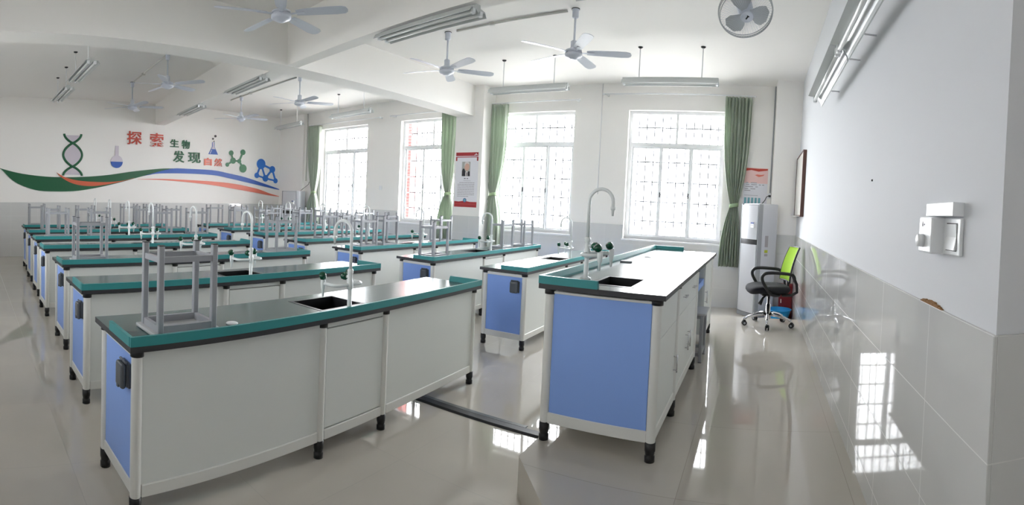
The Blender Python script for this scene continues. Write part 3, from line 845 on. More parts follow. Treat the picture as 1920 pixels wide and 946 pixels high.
def curtain(xt0, xt1, xc, xb0, xb1, ztop, ztie, zbot, lb, seed):
    random.seed(seed); y0 = WY - .12
    root = empty('curtain', (xc, y0, zbot)); b = MB(); nz, nx = 44, 110; nf = 8
    ph = [random.uniform(0, 6.28) for _ in range(4)]
    grid = []
    for i in range(nz + 1):
        z = ztop + (zbot - ztop) * i / nz
        if z > ztie:
            t = (ztop - z) / (ztop - ztie); e = t ** 3.2
            a = xt0 + (xc - .055 - xt0) * e; c = xt1 + (xc + .055 - xt1) * e
            amp = .062 * (1 - .3 * e)
        else:
            t = (ztie - z) / (ztie - zbot); e = 1 - (1 - min(1, t * 1.15)) ** 2.2
            a = xc - .055 + (xb0 - xc + .055) * e; c = xc + .055 + (xb1 - xc - .055) * e
            amp = .043 + .03 * e
        row = []
        for j in range(nx + 1):
            s = j / nx
            wob = .25 * math.sin(2.2 * z + ph[0]) + .15 * math.sin(5 * s + ph[1])
            fold = math.sin(2 * PI * nf * s + wob + ph[2]) + .35 * math.sin(2 * PI * (nf * .5) * s + ph[3] + .6 * z)
            x = a + (c - a) * (s + .012 * math.sin(4 * PI * nf * s))
            row.append(b.bm.verts.new((x - xc, amp * fold * .75, z - zbot)))
        grid.append(row)
    for i in range(nz):
        for j in range(nx):
            f = b.bm.faces.new((grid[i][j], grid[i + 1][j], grid[i + 1][j + 1], grid[i][j + 1])); f.smooth = True
    o = b.build('curtain_cloth', 'curtain', root, normals=False)
    sd = o.modifiers.new('thickness', 'SOLIDIFY'); sd.thickness = .003
    b = MB(); zt = ztie - zbot
    ring = [(.072 * math.cos(2 * PI * k / 24), .066 * math.sin(2 * PI * k / 24)) for k in range(24)]
    A = [b.bm.verts.new((x, y, zt - .03 + .012 * x / .066)) for x, y in ring]; B = [b.bm.verts.new((x, y, zt + .03 + .012 * x / .066)) for x, y in ring]
    for k in range(24):
        f = b.bm.faces.new((A[k], A[(k + 1) % 24], B[(k + 1) % 24], B[k])); f.smooth = True
    t = b.build('tie_band', 'tie', root); sd = t.modifiers.new('thickness', 'SOLIDIFY'); sd.thickness = .003
    tag(root, lb, 'curtain', 'tied sage green curtains')
curtain(-9.84, -9.40, -9.62, -9.90, -9.42, RZ - .122, 1.55, .68, 'tied green curtain nearest the mural wall, left of the far window', 1)
curtain(-5.80, -5.44, -5.60, -5.86, -5.42, RZ - .122, 1.60, .70, 'tied green curtain left of the portrait poster', 2)
curtain(-4.80, -4.36, -4.60, -4.84, -4.42, RZ - .062, 1.62, .68, 'tied green curtain right of the portrait poster', 3)
curtain(-.62, -.20, -.40, -.60, -.27, RZ + .018, 1.62, .66, 'tied green curtain beside the corner air conditioner', 4)

# ------------------------------------------------------------------ posters
def poster(name, x0, x1, z0, z1, y, lb, draw):
    root = empty(name, ((x0 + x1) / 2, y, z0)); w, h = x1 - x0, z1 - z0
    b = MB(); b.box(-w / 2, w / 2, -.004, 0, 0, h); b.build('poster_sheet', 'paper', root)
    def rect(nm, a, c, d, e, m, dep=.0052):
        q = MB(); q.box(-w / 2 + a * w, -w / 2 + c * w, -dep, -.004, d * h, e * h, m); return q.build(nm, m, root)
    def shape(nm, poly, m, dep=.0056):
        q = MB(); q.prism([(-w / 2 + a * w, d * h) for a, d in poly], -dep, -.004, lambda p, r, dd: (p, dd, r), m); return q.build(nm, m, root)
    draw(rect, shape, root, w, h)
    return tag(root, lb, 'poster')
def draw1(rect, shape, root, w, h):
    rect('top_band', 0, 1, .935, 1, 'poster_red')
    shape('bird_mark', [(.80, .953), (.86, .958), (.90, .985), (.93, .962), (.99, .965), (.93, .952), (.90, .957), (.86, .947)], 'm_white', .0068)
    for a, c in ((0, 1),): rect('band_line', a, c, .908, .922, 'poster_red')
    rect('corner_bracket', 0, .06, .845, .912, 'poster_red', .0058); rect('corner_bracket', .94, 1, .845, .912, 'poster_red', .0058)
    rect('portrait_photo', .29, .66, .565, .83, 'photo_bg')
    shape('portrait_suit', [(.30, .566), (.30, .66), (.34, .705), (.40, .70), (.47, .63), (.52, .60), (.58, .655), (.64, .655), (.66, .566)], 'suit', .0062)
    shape('portrait_shirt', [(.46, .566), (.45, .63), (.49, .655), (.55, .65), (.56, .566)], 'hair', .0068)
    shape('portrait_tie', [(.50, .566), (.495, .63), (.52, .64), (.535, .63), (.54, .566)], 'ink', .0074)
    shape('portrait_head', [(.43 + .11 * math.cos(t) * 1 + .08, .735 + .07 * math.sin(t)) for t in [2 * PI * i / 20 for i in range(20)]], 'skin', .0070)
    shape('portrait_hair', [(.41, .74), (.40, .79), (.44, .825), (.52, .836), (.60, .815), (.63, .76), (.60, .785), (.52, .80), (.45, .785)], 'hair', .0076)
    rect('name_line', .40, .47, .515, .53, 'ink'); rect('name_line', .52, .58, .515, .53, 'ink'); rect('subtitle_line', .38, .70, .478, .484, 'ink_pale')
    random.seed(11)
    q = MB()
    for i in range(9):
        z = .44 - i * .031; a = .20 if i == 0 else .12
        end = .87 if i < 8 else .62
        while a < end:
            l = random.uniform(.04, .15); c = min(a + l, end)
            q.box(-w / 2 + a * w, -w / 2 + c * w, -.0054, -.004, z * h, (z + .011) * h); a = c + .012
    q.build('text_lines', 'ink_pale', root)
    shape('bottom_band', [(0, 0), (0, .105), (.2, .098), (.45, .115), (.7, .098), (1, .10), (1, 0)], 'poster_red', .0056)
    rect('band_line', 0, .95, .055, .058, 'm_coral', .0064)
    shape('round_emblem', [(.47 + .075 * math.cos(t), .125 + .039 * math.sin(t)) for t in [2 * PI * i / 24 for i in range(24)]], 'label_blue', .0066)
    shape('emblem_centre', [(.47 + .05 * math.cos(t), .125 + .026 * math.sin(t)) for t in [2 * PI * i / 24 for i in range(24)]], 'poster_teal', .0074)
poster('portrait_poster', -5.235, -4.755, 1.37, 2.35, 7.55, 'tall portrait poster with red bands on the pillar between two curtains', draw1)
def draw2(rect, shape, root, w, h):
    rect('pink_background', 0, 1, .70, 1, 'paper_pink')
    shape('red_ribbon', [(0, .93), (.3, .955), (.6, .93), (.98, .96), (.98, .99), (.6, .985), (.2, .99), (0, .985)], 'm_red', .0062)
    shape('red_swoosh', [(.45, .86), (.62, .825), (.80, .85), (.86, .88), (.7, .868), (.55, .875)], 'm_coral', .0062)
    for (z, segs) in ((.70, [(.1, .2), (.3, .55)]), (.665, [(.1, .24), (.32, .56), (.64, .72), (.78, .86)]), (.625, [(.08, .4), (.5, .6)]), (.585, [(.05, .2), (.3, .5)]), (.55, [(.05, .3)])):
        for a, c in segs: rect('text_line', a, c, z, z + .016, 'ink_pale', .0058)
    rect('underline', .05, .62, .46, .468, 'ink_pale')
    for i in range(5):
        a = .06 + i * .145; rect('teal_bar', a, a + .09, .30, .42, 'poster_teal')
    for i in range(5): rect('bar_caption', .06 + i * .145, .14 + i * .145, .265, .278, 'ink')
poster('safety_poster', -.27, .11, 1.42, 2.235, WY, 'pink-topped notice poster above the corner air conditioner', draw2)

# ------------------------------------------------------------------ floor-standing air conditioners
def air_con(W, D, H, loc, rz, lb):
    root = empty('air_conditioner', loc, rz)       # front faces local -y
    b = MB(); b.box(-W / 2, W / 2, -D / 2 + .05, D / 2, .06, H, bev=.012); b.build('body', 'ac_white', root)
    b = MB(); b.box(-W / 2 + .005, W / 2 - .005, -D / 2 + .02, D / 2 - .01, 0, .06, bev=.006); b.build('plinth', 'ac_grey', root)
    def front(z0, z1, m, nm, par, out=0):
        q = MB(); n = 10
        pr = [(-W / 2 + .02, -D / 2 + .05)] + [(-W / 2 + .02 + (W - .04) * i / n, -D / 2 + .018 - out - .022 * math.sin(PI * i / n)) for i in range(n + 1)] + [(W / 2 - .02, -D / 2 + .05)]
        q.prism(pr, z0, z1, lambda a, c, d: (a, c, d)); return q.build(nm, m, par)
    zs = H * .683
    fp_ = front(.07, zs - .075, 'ac_white', 'front_panel', root); front(zs - .075, zs + .0, 'black', 'display_band', root, -.004)
    fu = front(zs + .0, H - .03, 'ac_white', 'upper_panel', root); front(H - .03, H - .022, 'ac_grey', 'outlet_slot', root, -.006)
    for s in (-1, 1):
        q = MB(); q.box(s * W / 2 - .022, s * W / 2 + .002 * s, -D / 2 + .03, -D / 2 + .10, .06, H - .01); q.build('side_strip', 'ac_grey', root)
    q = MB(); xs = W / 2 - .09
    q.box(xs - .04, xs + .03, -D / 2 - .0035 - .012, -D / 2 + .02, zs + .17, zs + .25, 'm_white'); q.box(xs - .04, xs + .03, -D / 2 - .005 - .012, -D / 2 - .01, zs + .225, zs + .25, 'label_blue')
    q.box(xs - .03, xs + .02, -D / 2 - .005 - .012, -D / 2 - .01, zs + .20, zs + .207, 'ink_pale')
    q.build('energy_label', 'm_white', fu)
    q = MB()
    q.box(W / 2, W / 2 + .0015, -.03, .03, H * .62, H * .72, 'ink_pale'); q.box(W / 2, W / 2 + .0015, -.03, .03, H * .57, H * .595, 'yellow'); q.box(W / 2, W / 2 + .0015, -.03, .03, H * .54, H * .56, 'ink_pale')
    q.build('side_stickers', 'ink_pale', root)
    return tag(root, lb, 'air conditioner', 'white floor-standing air conditioners')
air_con(.42, .38, 1.66, (.005, 7.495, 0), -R(53), 'white floor-standing air conditioner in the corner behind the office chair')
air_con(.50, .34, 1.58, (-10.14, 7.62, 0), R(8), 'white floor-standing air conditioner in the far corner by the mural')
def plug(c, tgt, lb):
    root = empty('wall_socket', c)
    b = MB(); b.box(-.043, .043, -.010, 0, -.043, .043, bev=.004); b.build('socket_plate', 'white_metal', root)
    tag(root, lb, 'socket', 'sockets behind the air conditioners')
    r2 = empty('power_cord', c); c = Vector(c); t = Vector(tgt) - c
    b = MB(); b.box(-.018, .018, -.05, -.010, -.016, .016, bev=.006); b.build('plug_head', 'black', r2)
    b = MB(); p = [Vector((0, -.05, 0)), Vector((-.02, -.09, .0)), Vector((-.05, -.10, -.02))]
    p += [Vector((-.07, -.10, -.07)), Vector((t.x, t.y, t.z))]
    b.tube(p, .006, 'black', 8); b.build('cord', 'black', r2)
    tag(r2, lb.replace('wall socket', 'power plug and cord'), 'cord', 'air conditioner plugs')
plug((.152, WY, 1.80), (.04, 7.62, 1.669), 'wall socket above the corner air conditioner')
plug((-9.78, WY, 1.82), (-9.95, 7.70, 1.589), 'wall socket above the air conditioner by the mural')
# pipes running down the window wall
b = MB(); b.cyl((-10.06, WY - .02, 1.84), (-10.06, WY - .02, ZC), .015, 'conduit', 10)
tag(b.build('wall_pipe', 'conduit'), 'thin vertical pipe on the window wall above the far air conditioner', 'pipe')
b = MB(); b.cyl((.158, WY - .02, 1.85), (.158, WY - .02, ZC), .010, 'ac_grey', 10)
tag(b.build('wall_pipe', 'conduit'), 'thin vertical pipe on the window wall above the corner air conditioner', 'pipe')
b = MB(); b.cyl((-2.66, WY - .008, 1.7), (-2.66, WY - .008, ZC), .007, 'pvc', 10)
tag(b.build('wall_pipe', 'conduit'), 'thin vertical pipe on the wall between the two right-hand windows', 'pipe')

# ------------------------------------------------------------------ office chair, basin, red box
def office_chair():
    root = empty('office_chair', (.17, 5.93, ZF), R(13))      # sits facing -x
    cz = .44
    for k in range(5):
        a = R(-106 + 72 * k); c, s = math.cos(a), math.sin(a); b = MB()
        pts = [(.03 * c, .03 * s, .135), (.12 * c, .12 * s, .128), (.22 * c, .22 * s, .105), (.28 * c, .28 * s, .082)]
        b.tube(pts, .02, 'chrome', 10, rs=[.024, .021, .017, .013]); arm = b.build('base_arm', 'chrome', root)
        b = MB(); rr = .29; ax = Vector((-s, c, 0)); ce = Vector((rr * c + .008, rr * s, .029))
        for sd in (-1, 1):
            b.cyl(ce + ax * (.006 * sd), ce + ax * (.024 * sd), .028, 'black', 18)
            b.cyl(ce + ax * (.0235 * sd), ce + ax * (.0245 * sd), .014, 'ac_grey', 14)
        b.box(ce.x - .018, ce.x + .018, ce.y - .018, ce.y + .018, .03, .066, 'black', bev=.008); b.cyl((rr * c, rr * s, .06), (rr * c, rr * s, .09), .008, 'chrome', 8)
        b.build('caster', 'black', arm)
    b = MB(); b.lathe([(0, .08), (.036, .08), (.036, .15), (.028, .155), (.028, .25), (.017, .255), (.017, cz - .08), (0, cz - .08)], (0, 0, 0), 'chrome', 20); b.build('gas_lift', 'chrome', root)
    b = MB(); b.box(-.10, .12, -.09, .09, cz - .085, cz - .045, bev=.012); b.build('tilt_mechanism', 'black', root)
    b = MB(); b.tube([(-.05, -.08, cz - .07), (-.10, -.12, cz - .10), (-.14, -.14, cz - .17)], .012, 'black', 8, rs=[.010, .013, .024]); b.build('tension_lever', 'black', root)
    # seat
    b = MB(); n = 14; m = 14; g = {}
    def top(u, v):
        e = max(abs(u), abs(v)); rr = (abs(u) ** 4 + abs(v) ** 4) ** .25
        return rr
    prof = [(0, -.045), (.7, -.045), (.93, -.035), (1.0, -.005), (1.0, .015), (.95, .034), (.80, .044), (.4, .036), (0, .030)]
    rings = []
    for (sc, z) in prof:
        ring = []
        for k_ in range(40):
            t = 2 * PI * k_ / 40; c, s = math.cos(t), math.sin(t); q = (abs(c) ** 4 + abs(s) ** 4) ** -.25
            x = .245 * c * q * sc; y = .245 * s * q * sc
            ring.append(b.bm.verts.new((x - .02, y, cz + z - (.028 * ((-x - .1) / .145) ** 2 if x < -.1 else 0))))
        rings.append(ring)
    for A, B in zip(rings[:-1], rings[1:]):
        for k_ in range(40):
            try:
                f = b.bm.faces.new((A[k_], A[(k_ + 1) % 40], B[(k_ + 1) % 40], B[k_])); f.smooth = True
            except ValueError: pass
    bmesh.ops.remove_doubles(b.bm, verts=b.bm.verts, dist=1e-4)
    b.build('seat', 'fabric', root)
    # backrest: curved mesh panel in a black frame, leaning to +x
    def bp(u, v, d=0):         # u across -1..1, v up 0..1
        z = cz + .09 + .40 * v; w = .205 * (1 - .10 * v * v)
        x = .215 + .02 * v + .085 * v * v - .045 * (1 - u * u) * 0 - .04 * u * u + d
        return Vector((x, u * w, z))
    b = MB(); n, m = 14, 14
    G = [[b.bm.verts.new(bp(-1 + 2 * i / n, j / m)) for i in range(n + 1)] for j in range(m + 1)]
    for j in range(m):
        for i in range(n):
            f = b.bm.faces.new((G[j][i], G[j][i + 1], G[j + 1][i + 1], G[j + 1][i])); f.smooth = True
    o = b.build('back_mesh', 'lime', root); sd = o.modifiers.new('thickness', 'SOLIDIFY'); sd.thickness = .008
    b = MB(); loop = [bp(-1, j / 12, .008) for j in range(13)] + [bp(-1 + 2 * i / 12, 1, .008) for i in range(1, 12)] + [bp(1, 1 - j / 12, .008) for j in range(13)] + [bp(1 - 2 * i / 12, 0, .008) for i in range(1, 12)]
    b.tube(loop, .0105, 'black', 8, closed=True)
    b.tube([bp(0, 0, .01), bp(0, 0, .012) + Vector((.0, 0, -.06)), Vector((.17, 0, cz - .06)), Vector((.06, 0, cz - .07))], .02, 'black', 10)
    b.build('back_frame', 'black', root)
    for s in (-1, 1):
        b = MB(); y = s * .262
        pts = [(.235, y * .92, cz + .11), (.20, y, cz + .185), (.05, y, cz + .205), (-.09, y, cz + .205), (-.145, y, cz + .18), (-.155, y, cz + .13), (-.12, y, cz + .06), (-.06, y, cz - .02), (.0, y * .9, cz - .05), (.08, y * .7, cz - .055)]
        P = [Vector(p) for p in pts]; sm = []
        for i in range(len(P) - 1):       # Catmull-Rom
            p0, p1, p2, p3 = P[max(i - 1, 0)], P[i], P[i + 1], P[min(i + 2, len(P) - 1)]
            for t in (0, .25, .5, .75):
                sm.append(.5 * ((2 * p1) + (p2 - p0) * t + (2 * p0 - 5 * p1 + 4 * p2 - p3) * t * t + (3 * p1 - p0 - 3 * p2 + p3) * t ** 3))
        sm.append(P[-1]); b.tube(sm, .019, 'black', 10)
        b.tube([(.20, y, cz + .18), (.255, y * .97, cz + .08), (.265, y * .95, cz - .01), (.21, y * .9, cz - .045), (.10, y * .75, cz - .055)], .018, 'black', 10)
        b.build('armrest', 'black', root)
    return tag(root, 'swivel office chair with lime mesh back against the right wall', 'office chair')
office_chair()

root = empty('plastic_basin', (.365, 7.195, 0))
b = MB(); b.lathe([(0, .004), (.12, 0), (.125, .004), (.165, .15), (.178, .155), (.18, .165), (.172, .168), (.160, .158), (.118, .012), (0, .010)], (0, 0, 0), 'basin', 36); b.build('bowl', 'basin', root)
tag(root, 'sky blue plastic basin on the floor behind the office chair', 'basin')
root = empty('fire_box', (.455, 7.455, 0))
b = MB(); b.box(-.095, .10, -.065, .065, .0, .50, bev=.006); b.build('box_body', 'red', root)
b = MB(); b.box(-.085, .09, -.072, -.064, .02, .48, bev=.003); d = b.build('box_door', 'red', root)
b = MB(); b.box(-.07, -.055, -.082, -.070, .22, .28, bev=.003); b.build('door_pull', 'chrome', d)
tag(root, 'dark red metal box standing in the corner behind the blue basin', 'box')

# ------------------------------------------------------------------ things on the right wall
root = empty('notice_board', (FX, 6.97, 1.51))
b = MB(); b.box(-.04, -.012, -.55, .52, .01, .83); b.build('board_face', 'board_white', root)
b = MB(); t = .022
b.box(-.046, 0, -.57, -.55, 0, .84); b.box(-.046, 0, .52, .54, 0, .84); b.box(-.046, 0, -.55, .52, -.012, .01); b.box(-.046, 0, -.55, .52, .83, .85); b.build('board_frame', 'brown_frame', root)
b = MB(); b.box(-.09, -.046, -.45, .40, -.012, .0); b.build('pen_tray', 'board_white', root)
tag(root, 'white notice board with dark frame on the far end of the right wall', 'notice board')

root = empty('light_switch', (FX, 1.385, 1.445))
b = MB(); b.box(-.012, 0, -.075, .055, -.058, .052, bev=.004); b.build('switch_plate', 'white_metal', root)
b = MB(); b.prism([(-.011, -.042), (-.020, -.042), (-.0135, -.004), (-.0165, .034), (-.011, .034)], -.050, .028, lambda p, q, d: (p, d, q)); b.build('rocker', 'white_metal', root)
b = MB(); b.box(-.0125, -.011, -.053, .031, -.045, .037); b.build('rocker_gap', 'dark_slot', root)
tag(root, 'white rocker switch on the right wall, under the white trunking', 'light switch')
root = empty('fan_regulator', (FX, 1.50, 1.443))
b = MB(); b.box(-.052, 0, -.058, .062, -.058, .055, bev=.006); b.build('regulator_body', 'white_metal', root)
b = MB(); b.lathe([(0, 0), (.021, 0), (.019, .018), (.016, .02), (0, .02)], (0, 0, 0), 'white_metal', 24, mtx=Matrix.Translation((-.052, .018, -.02)) @ Matrix.Rotation(-PI / 2, 4, 'Y')); b.build('dial_knob', 'white_metal', root)
b = MB(); b.box(-.0535, -.051, .005, .03, .028, .034); b.box(-.0535, -.051, .022, .026, .024, .040); b.build('printed_mark', 'ink_pale', root)
tag(root, 'white fan speed regulator with round dial beside the rocker switch', 'regulator')
root = empty('cable_trunking', (FX, 1.43, 1.521))
b = MB(); b.box(-.036, 0, -.115, .115, -.020, .021, bev=.002); b.build('trunking_cover', 'white_metal', root)
tag(root, 'short white trunking box above the switch and fan regulator', 'trunking')
b = MB(); b.lathe([(0, 0), (.006, 0), (.005, .006), (0, .007)], (0, 0, 0), 'black', 10, mtx=Matrix.Translation((FX, 2.52, 1.688)) @ Matrix.Rotation(-PI / 2, 4, 'Y'))
tag(b.build('wall_nail', 'black'), 'tiny black nail in the right wall above the tiles', 'nail')
b = MB(); b.box(-.010, 0, -.045, .045, -.045, .045, bev=.004); o = b.build('wall_socket', 'white_metal'); o.location = (-7.47, WY, 1.69); o.rotation_euler = (0, 0, R(90) * 0)
b2 = o; 
o.data.transform(Matrix(((0, 1, 0, 0), (1, 0, 0, 0), (0, 0, 1, 0), (0, 0, 0, 1)))); o.data.flip_normals()
tag(o, 'white wall socket between the two far windows', 'socket')

# ------------------------------------------------------------------ mural on the left wall (points are (y, z) on the wall)
def wallp(a, c, d): return (MX + .001 + d, a, c)
def shape(nm, poly, m, par, d0=0, d1=.012, loc=None):
    b = MB(); b.prism(poly, d0, d1, wallp); o = b.build(nm, m, par)
    return o
def smooth_line(pts, n=6):
    P = [Vector((p[0], p[1], 0)) for p in pts]; out = []
    for i in range(len(P) - 1):
        p0, p1, p2, p3 = P[max(i - 1, 0)], P[i], P[i + 1], P[min(i + 2, len(P) - 1)]
        for k_ in range(n):
            t = k_ / n
            q = .5 * ((2 * p1) + (p2 - p0) * t + (2 * p0 - 5 * p1 + 4 * p2 - p3) * t * t + (3 * p1 - p0 - 3 * p2 + p3) * t ** 3); out.append((q.x, q.y))
    out.append((P[-1].x, P[-1].y)); return out
def band(nm, top, bot, m, par, d0, d1):
    """ribbon between two outlines, as quads"""
    T, B = smooth_line(top), smooth_line(bot)
    y0, y1 = T[0][0], T[-1][0]; n = 70
    def ev(L, y):
        for (a, c), (a2, c2) in zip(L[:-1], L[1:]):
            if a <= y <= a2 and a2 > a: return c + (c2 - c) * (y - a) / (a2 - a)
        return L[-1][1] if y > L[-1][0] else L[0][1]
    b = MB(); rows = []
    for i in range(n + 1):
        y = y0 + (y1 - y0) * i / n; zt, zb = ev(T, y), ev(B, y)
        if zt - zb < .004: zt, zb = (zt + zb) / 2 + .002, (zt + zb) / 2 - .002
        rows.append([b.bm.verts.new(wallp(y, z, d)) for (z, d) in ((zt, d1), (zb, d1), (zb, d0), (zt, d0))])
    for A, B_ in zip(rows[:-1], rows[1:]):
        for k_ in range(4): b.bm.faces.new((A[k_], A[(k_ + 1) % 4], B_[(k_ + 1) % 4], B_[k_]))
    b.bm.faces.new(rows[0]); b.bm.faces.new(rows[-1][::-1])
    return b.build(nm, m, par)
def at_wall(o, y, z):
    """move a part built in wall coordinates under an empty at (y, z)"""
    return o
def croot(nm, y, z):
    return empty(nm, (0, 0, 0))
def anchor(root, y, z):
    """set the thing's origin at its place on the wall, leaving its parts where they are"""
    root.location = (MX, y, z)
    mt = Matrix.Translation((-MX, -y, -z))
    def rec(o):
        for c in o.children:
            c.data.transform(mt); rec(c)
    rec(root)

root = croot('wave_ribbon', 0, 0)
top = [(.40, 2.06), (.684, 1.969), (1.04, 1.876), (1.397, 1.818), (1.879, 1.781), (2.491, 1.788), (3.118, 1.84), (3.762, 1.94), (4.43, 2.022), (4.774, 2.040)]
bot = [(.40, 2.05), (.684, 1.965), (.921, 1.734), (1.159, 1.592), (1.518, 1.481), (1.881, 1.458), (2.37, 1.467), (2.868, 1.544), (3.376, 1.661), (3.896, 1.807), (4.10, 1.862), (4.45, 1.965), (4.774, 2.036)]
band('green_ribbon', top, bot, 'm_green', root, 0, .012)
top = [(4.00, 1.838), (4.10, 1.866), (4.45, 1.969), (4.774, 2.040), (5.127, 2.046), (5.86, 2.036), (6.321, 1.974), (6.8, 1.897), (7.299, 1.776), (7.732, 1.663), (7.93, 1.605)]
bot = [(4.00, 1.834), (4.162, 1.868), (4.432, 1.909), (5.129, 1.93), (5.863, 1.916), (6.324, 1.852), (6.803, 1.773), (7.302, 1.692), (7.734, 1.62), (7.93, 1.600)]
band('blue_ribbon', top, bot, 'm_blue', root, 0, .012)
top = [(1.952, 1.883), (2.123, 1.789), (2.368, 1.72), (2.679, 1.687), (3.12, 1.681), (3.504, 1.719), (3.791, 1.792)]
bot = [(1.952, 1.880), (2.062, 1.776), (2.246, 1.67), (2.493, 1.601), (2.805, 1.586), (3.12, 1.626), (3.504, 1.706), (3.791, 1.788)]
band('orange_ribbon', top, bot, 'm_orange', root, .012, .020)
top = [(3.87, 1.763), (4.434, 1.782), (5.133, 1.775), (5.867, 1.757), (6.485, 1.715), (7.137, 1.617), (7.564, 1.501), (7.93, 1.42)]
bot = [(3.87, 1.759), (4.434, 1.757), (5.134, 1.723), (5.869, 1.664), (6.489, 1.586), (7.14, 1.505), (7.566, 1.444), (7.93, 1.416)]
band('coral_ribbon', top, bot, 'm_coral', root, 0, .012)
anchor(root, .4, 1.42)
tag(root, 'long green, blue and orange wave ribbon across the mural wall', 'wall decoration')

# double helix
root = croot('helix_cutout', 0, 0)
zt_, zb_ = 2.75, 1.815; yc_ = 2.322; x1_, x2_ = 2.545, 2.019
def hel(z):
    # half width crossing zero at x1_ and x2_
    if z >= x1_: return .195 * math.sin(PI / 2 * (z - x1_) / (zt_ - x1_)) ** .8
    if z >= x2_: return .215 * math.sin(PI * (z - x2_) / (x1_ - x2_)) ** .8
    return .215 * math.sin(PI / 2 * (x2_ - z) / (x2_ - zb_)) ** .8
zs = [zb_ + (zt_ - zb_) * i / 60 for i in range(61)]
for s in (-1, 1):
    b = MB(); pts = []
    for z in zs:
        sg = -s if x2_ <= z < x1_ else s
        pts.append((MX + .012, yc_ + sg * hel(z), z))
    b.tube(pts, .026, 'm_green', 8)
    for v in b.bm.verts: v.co.x = MX + .006 + (v.co.x - MX - .012) * .4 + (.002 if s > 0 else 0)
    b.build('strand', 'm_green', root)
for (za, zb2) in ((x1_ + .03, zt_ - .03), (x2_ + .03, x1_ - .03), (zb_ + .02, x2_ - .03)):
    b = MB(); n = 16; L = [(yc_ - hel(za + (zb2 - za) * i / n), za + (zb2 - za) * i / n) for i in range(n + 1)]; Rr = [(2 * yc_ - y, z) for y, z in reversed(L)]
    b.prism(L + Rr, 0, .004, wallp); b.build('backing', 'm_lilac', root)
anchor(root, yc_, zb_)
tag(root, 'green double helix cut-out standing on the wave ribbon', 'wall decoration')

def disc(y, z, r, n=28): return [(y + r * math.cos(2 * PI * i / n), z + r * math.sin(2 * PI * i / n)) for i in range(n)]
root = croot('round_flask_cutout', 0, 0)
a0 = R(112); r = .145; yc_, zc2 = 3.358, 2.155
pr = [(yc_ + r * math.cos(t), zc2 + r * math.sin(t)) for t in [R(0) + (R(72) - 0) * i / 8 for i in range(9)]] + [(yc_ + .045, 2.515), (yc_ - .035, 2.515)] + [(yc_ + r * math.cos(t), zc2 + r * math.sin(t)) for t in [R(108) + R(72) * i / 8 for i in range(9)]]
shape('glass_shape', pr, 'm_lilac', root)
shape('liquid', [(yc_ + r * math.cos(t), zc2 - .002 + r * math.sin(t)) for t in [PI + PI * i / 18 for i in range(19)]], 'm_blue', root)
anchor(root, yc_, 2.01); tag(root, 'round-bottomed flask cut-out half filled with blue, right of the helix', 'wall decoration')

root = croot('conical_flask_cutout', 0, 0); yc_ = 5.852
shape('glass_shape', [(yc_ - .135, 2.43), (yc_ + .135, 2.43), (yc_ + .035, 2.62), (yc_ + .035, 2.73), (yc_ - .035, 2.73), (yc_ - .035, 2.62)], 'm_blue', root, 0, .008)
shape('glass_inner', [(yc_ - .055, 2.56), (yc_ + .055, 2.56), (yc_ + .02, 2.625), (yc_ + .02, 2.722), (yc_ - .02, 2.722), (yc_ - .02, 2.625)], 'm_lilac', root, .008, .011)
shape('highlight', [(yc_ - .10, 2.445), (yc_ - .083, 2.445), (yc_ - .04, 2.545), (yc_ - .05, 2.545)], 'm_white', root, .008, .012)
for (y, z, r) in ((5.905, 2.885, .030), (5.838, 2.815, .024), (5.868, 2.755, .014)): shape('bubble', disc(y, z, r, 16), 'm_dark', root)
anchor(root, yc_, 2.43); tag(root, 'small conical flask cut-out with blue liquid and dark bubbles', 'wall decoration')

def molecule(nm, nodes, bonds, m, lb):
    root = croot(nm, 0, 0)
    for (a, c, w) in bonds:
        (y0, z0, _), (y1, z1, _) = nodes[a], nodes[c]; d = Vector((y1 - y0, z1 - z0)); n_ = Vector((-d.y, d.x)).normalized() * w
        shape('bond', [(y0 + n_.x, z0 + n_.y), (y1 + n_.x, z1 + n_.y), (y1 - n_.x, z1 - n_.y), (y0 - n_.x, z0 - n_.y)], m, root, 0, .009)
    for (y, z, r) in nodes: shape('atom', disc(y, z, r), m, root, 0, .012)
    anchor(root, nodes[0][0], nodes[0][1]); tag(root, lb, 'wall decoration', 'molecule cut-outs')
molecule('molecule_cutout', [(6.369, 2.496, .065), (6.716, 2.535, .072), (6.429, 2.305, .078), (6.611, 2.30, .055), (6.262, 2.195, .052), (6.73, 2.12, .105)],
         [(0, 2, .024), (1, 3, .024), (2, 3, .02), (2, 4, .022), (3, 5, .026)], 'm_green2', 'green six-ball molecule cut-out on the mural wall')
molecule('molecule_cutout', [(7.283, 2.265, .135), (7.646, 2.14, .09), (7.159, 1.96, .072), (7.431, 1.894, .088), (7.761, 1.84, .068)],
         [(0, 1, .026), (0, 2, .026), (0, 3, .026), (1, 3, .028), (1, 4, .026), (2, 3, .022), (3, 4, .022)], 'm_blue2', 'blue five-ball molecule cut-out at the right end of the mural')

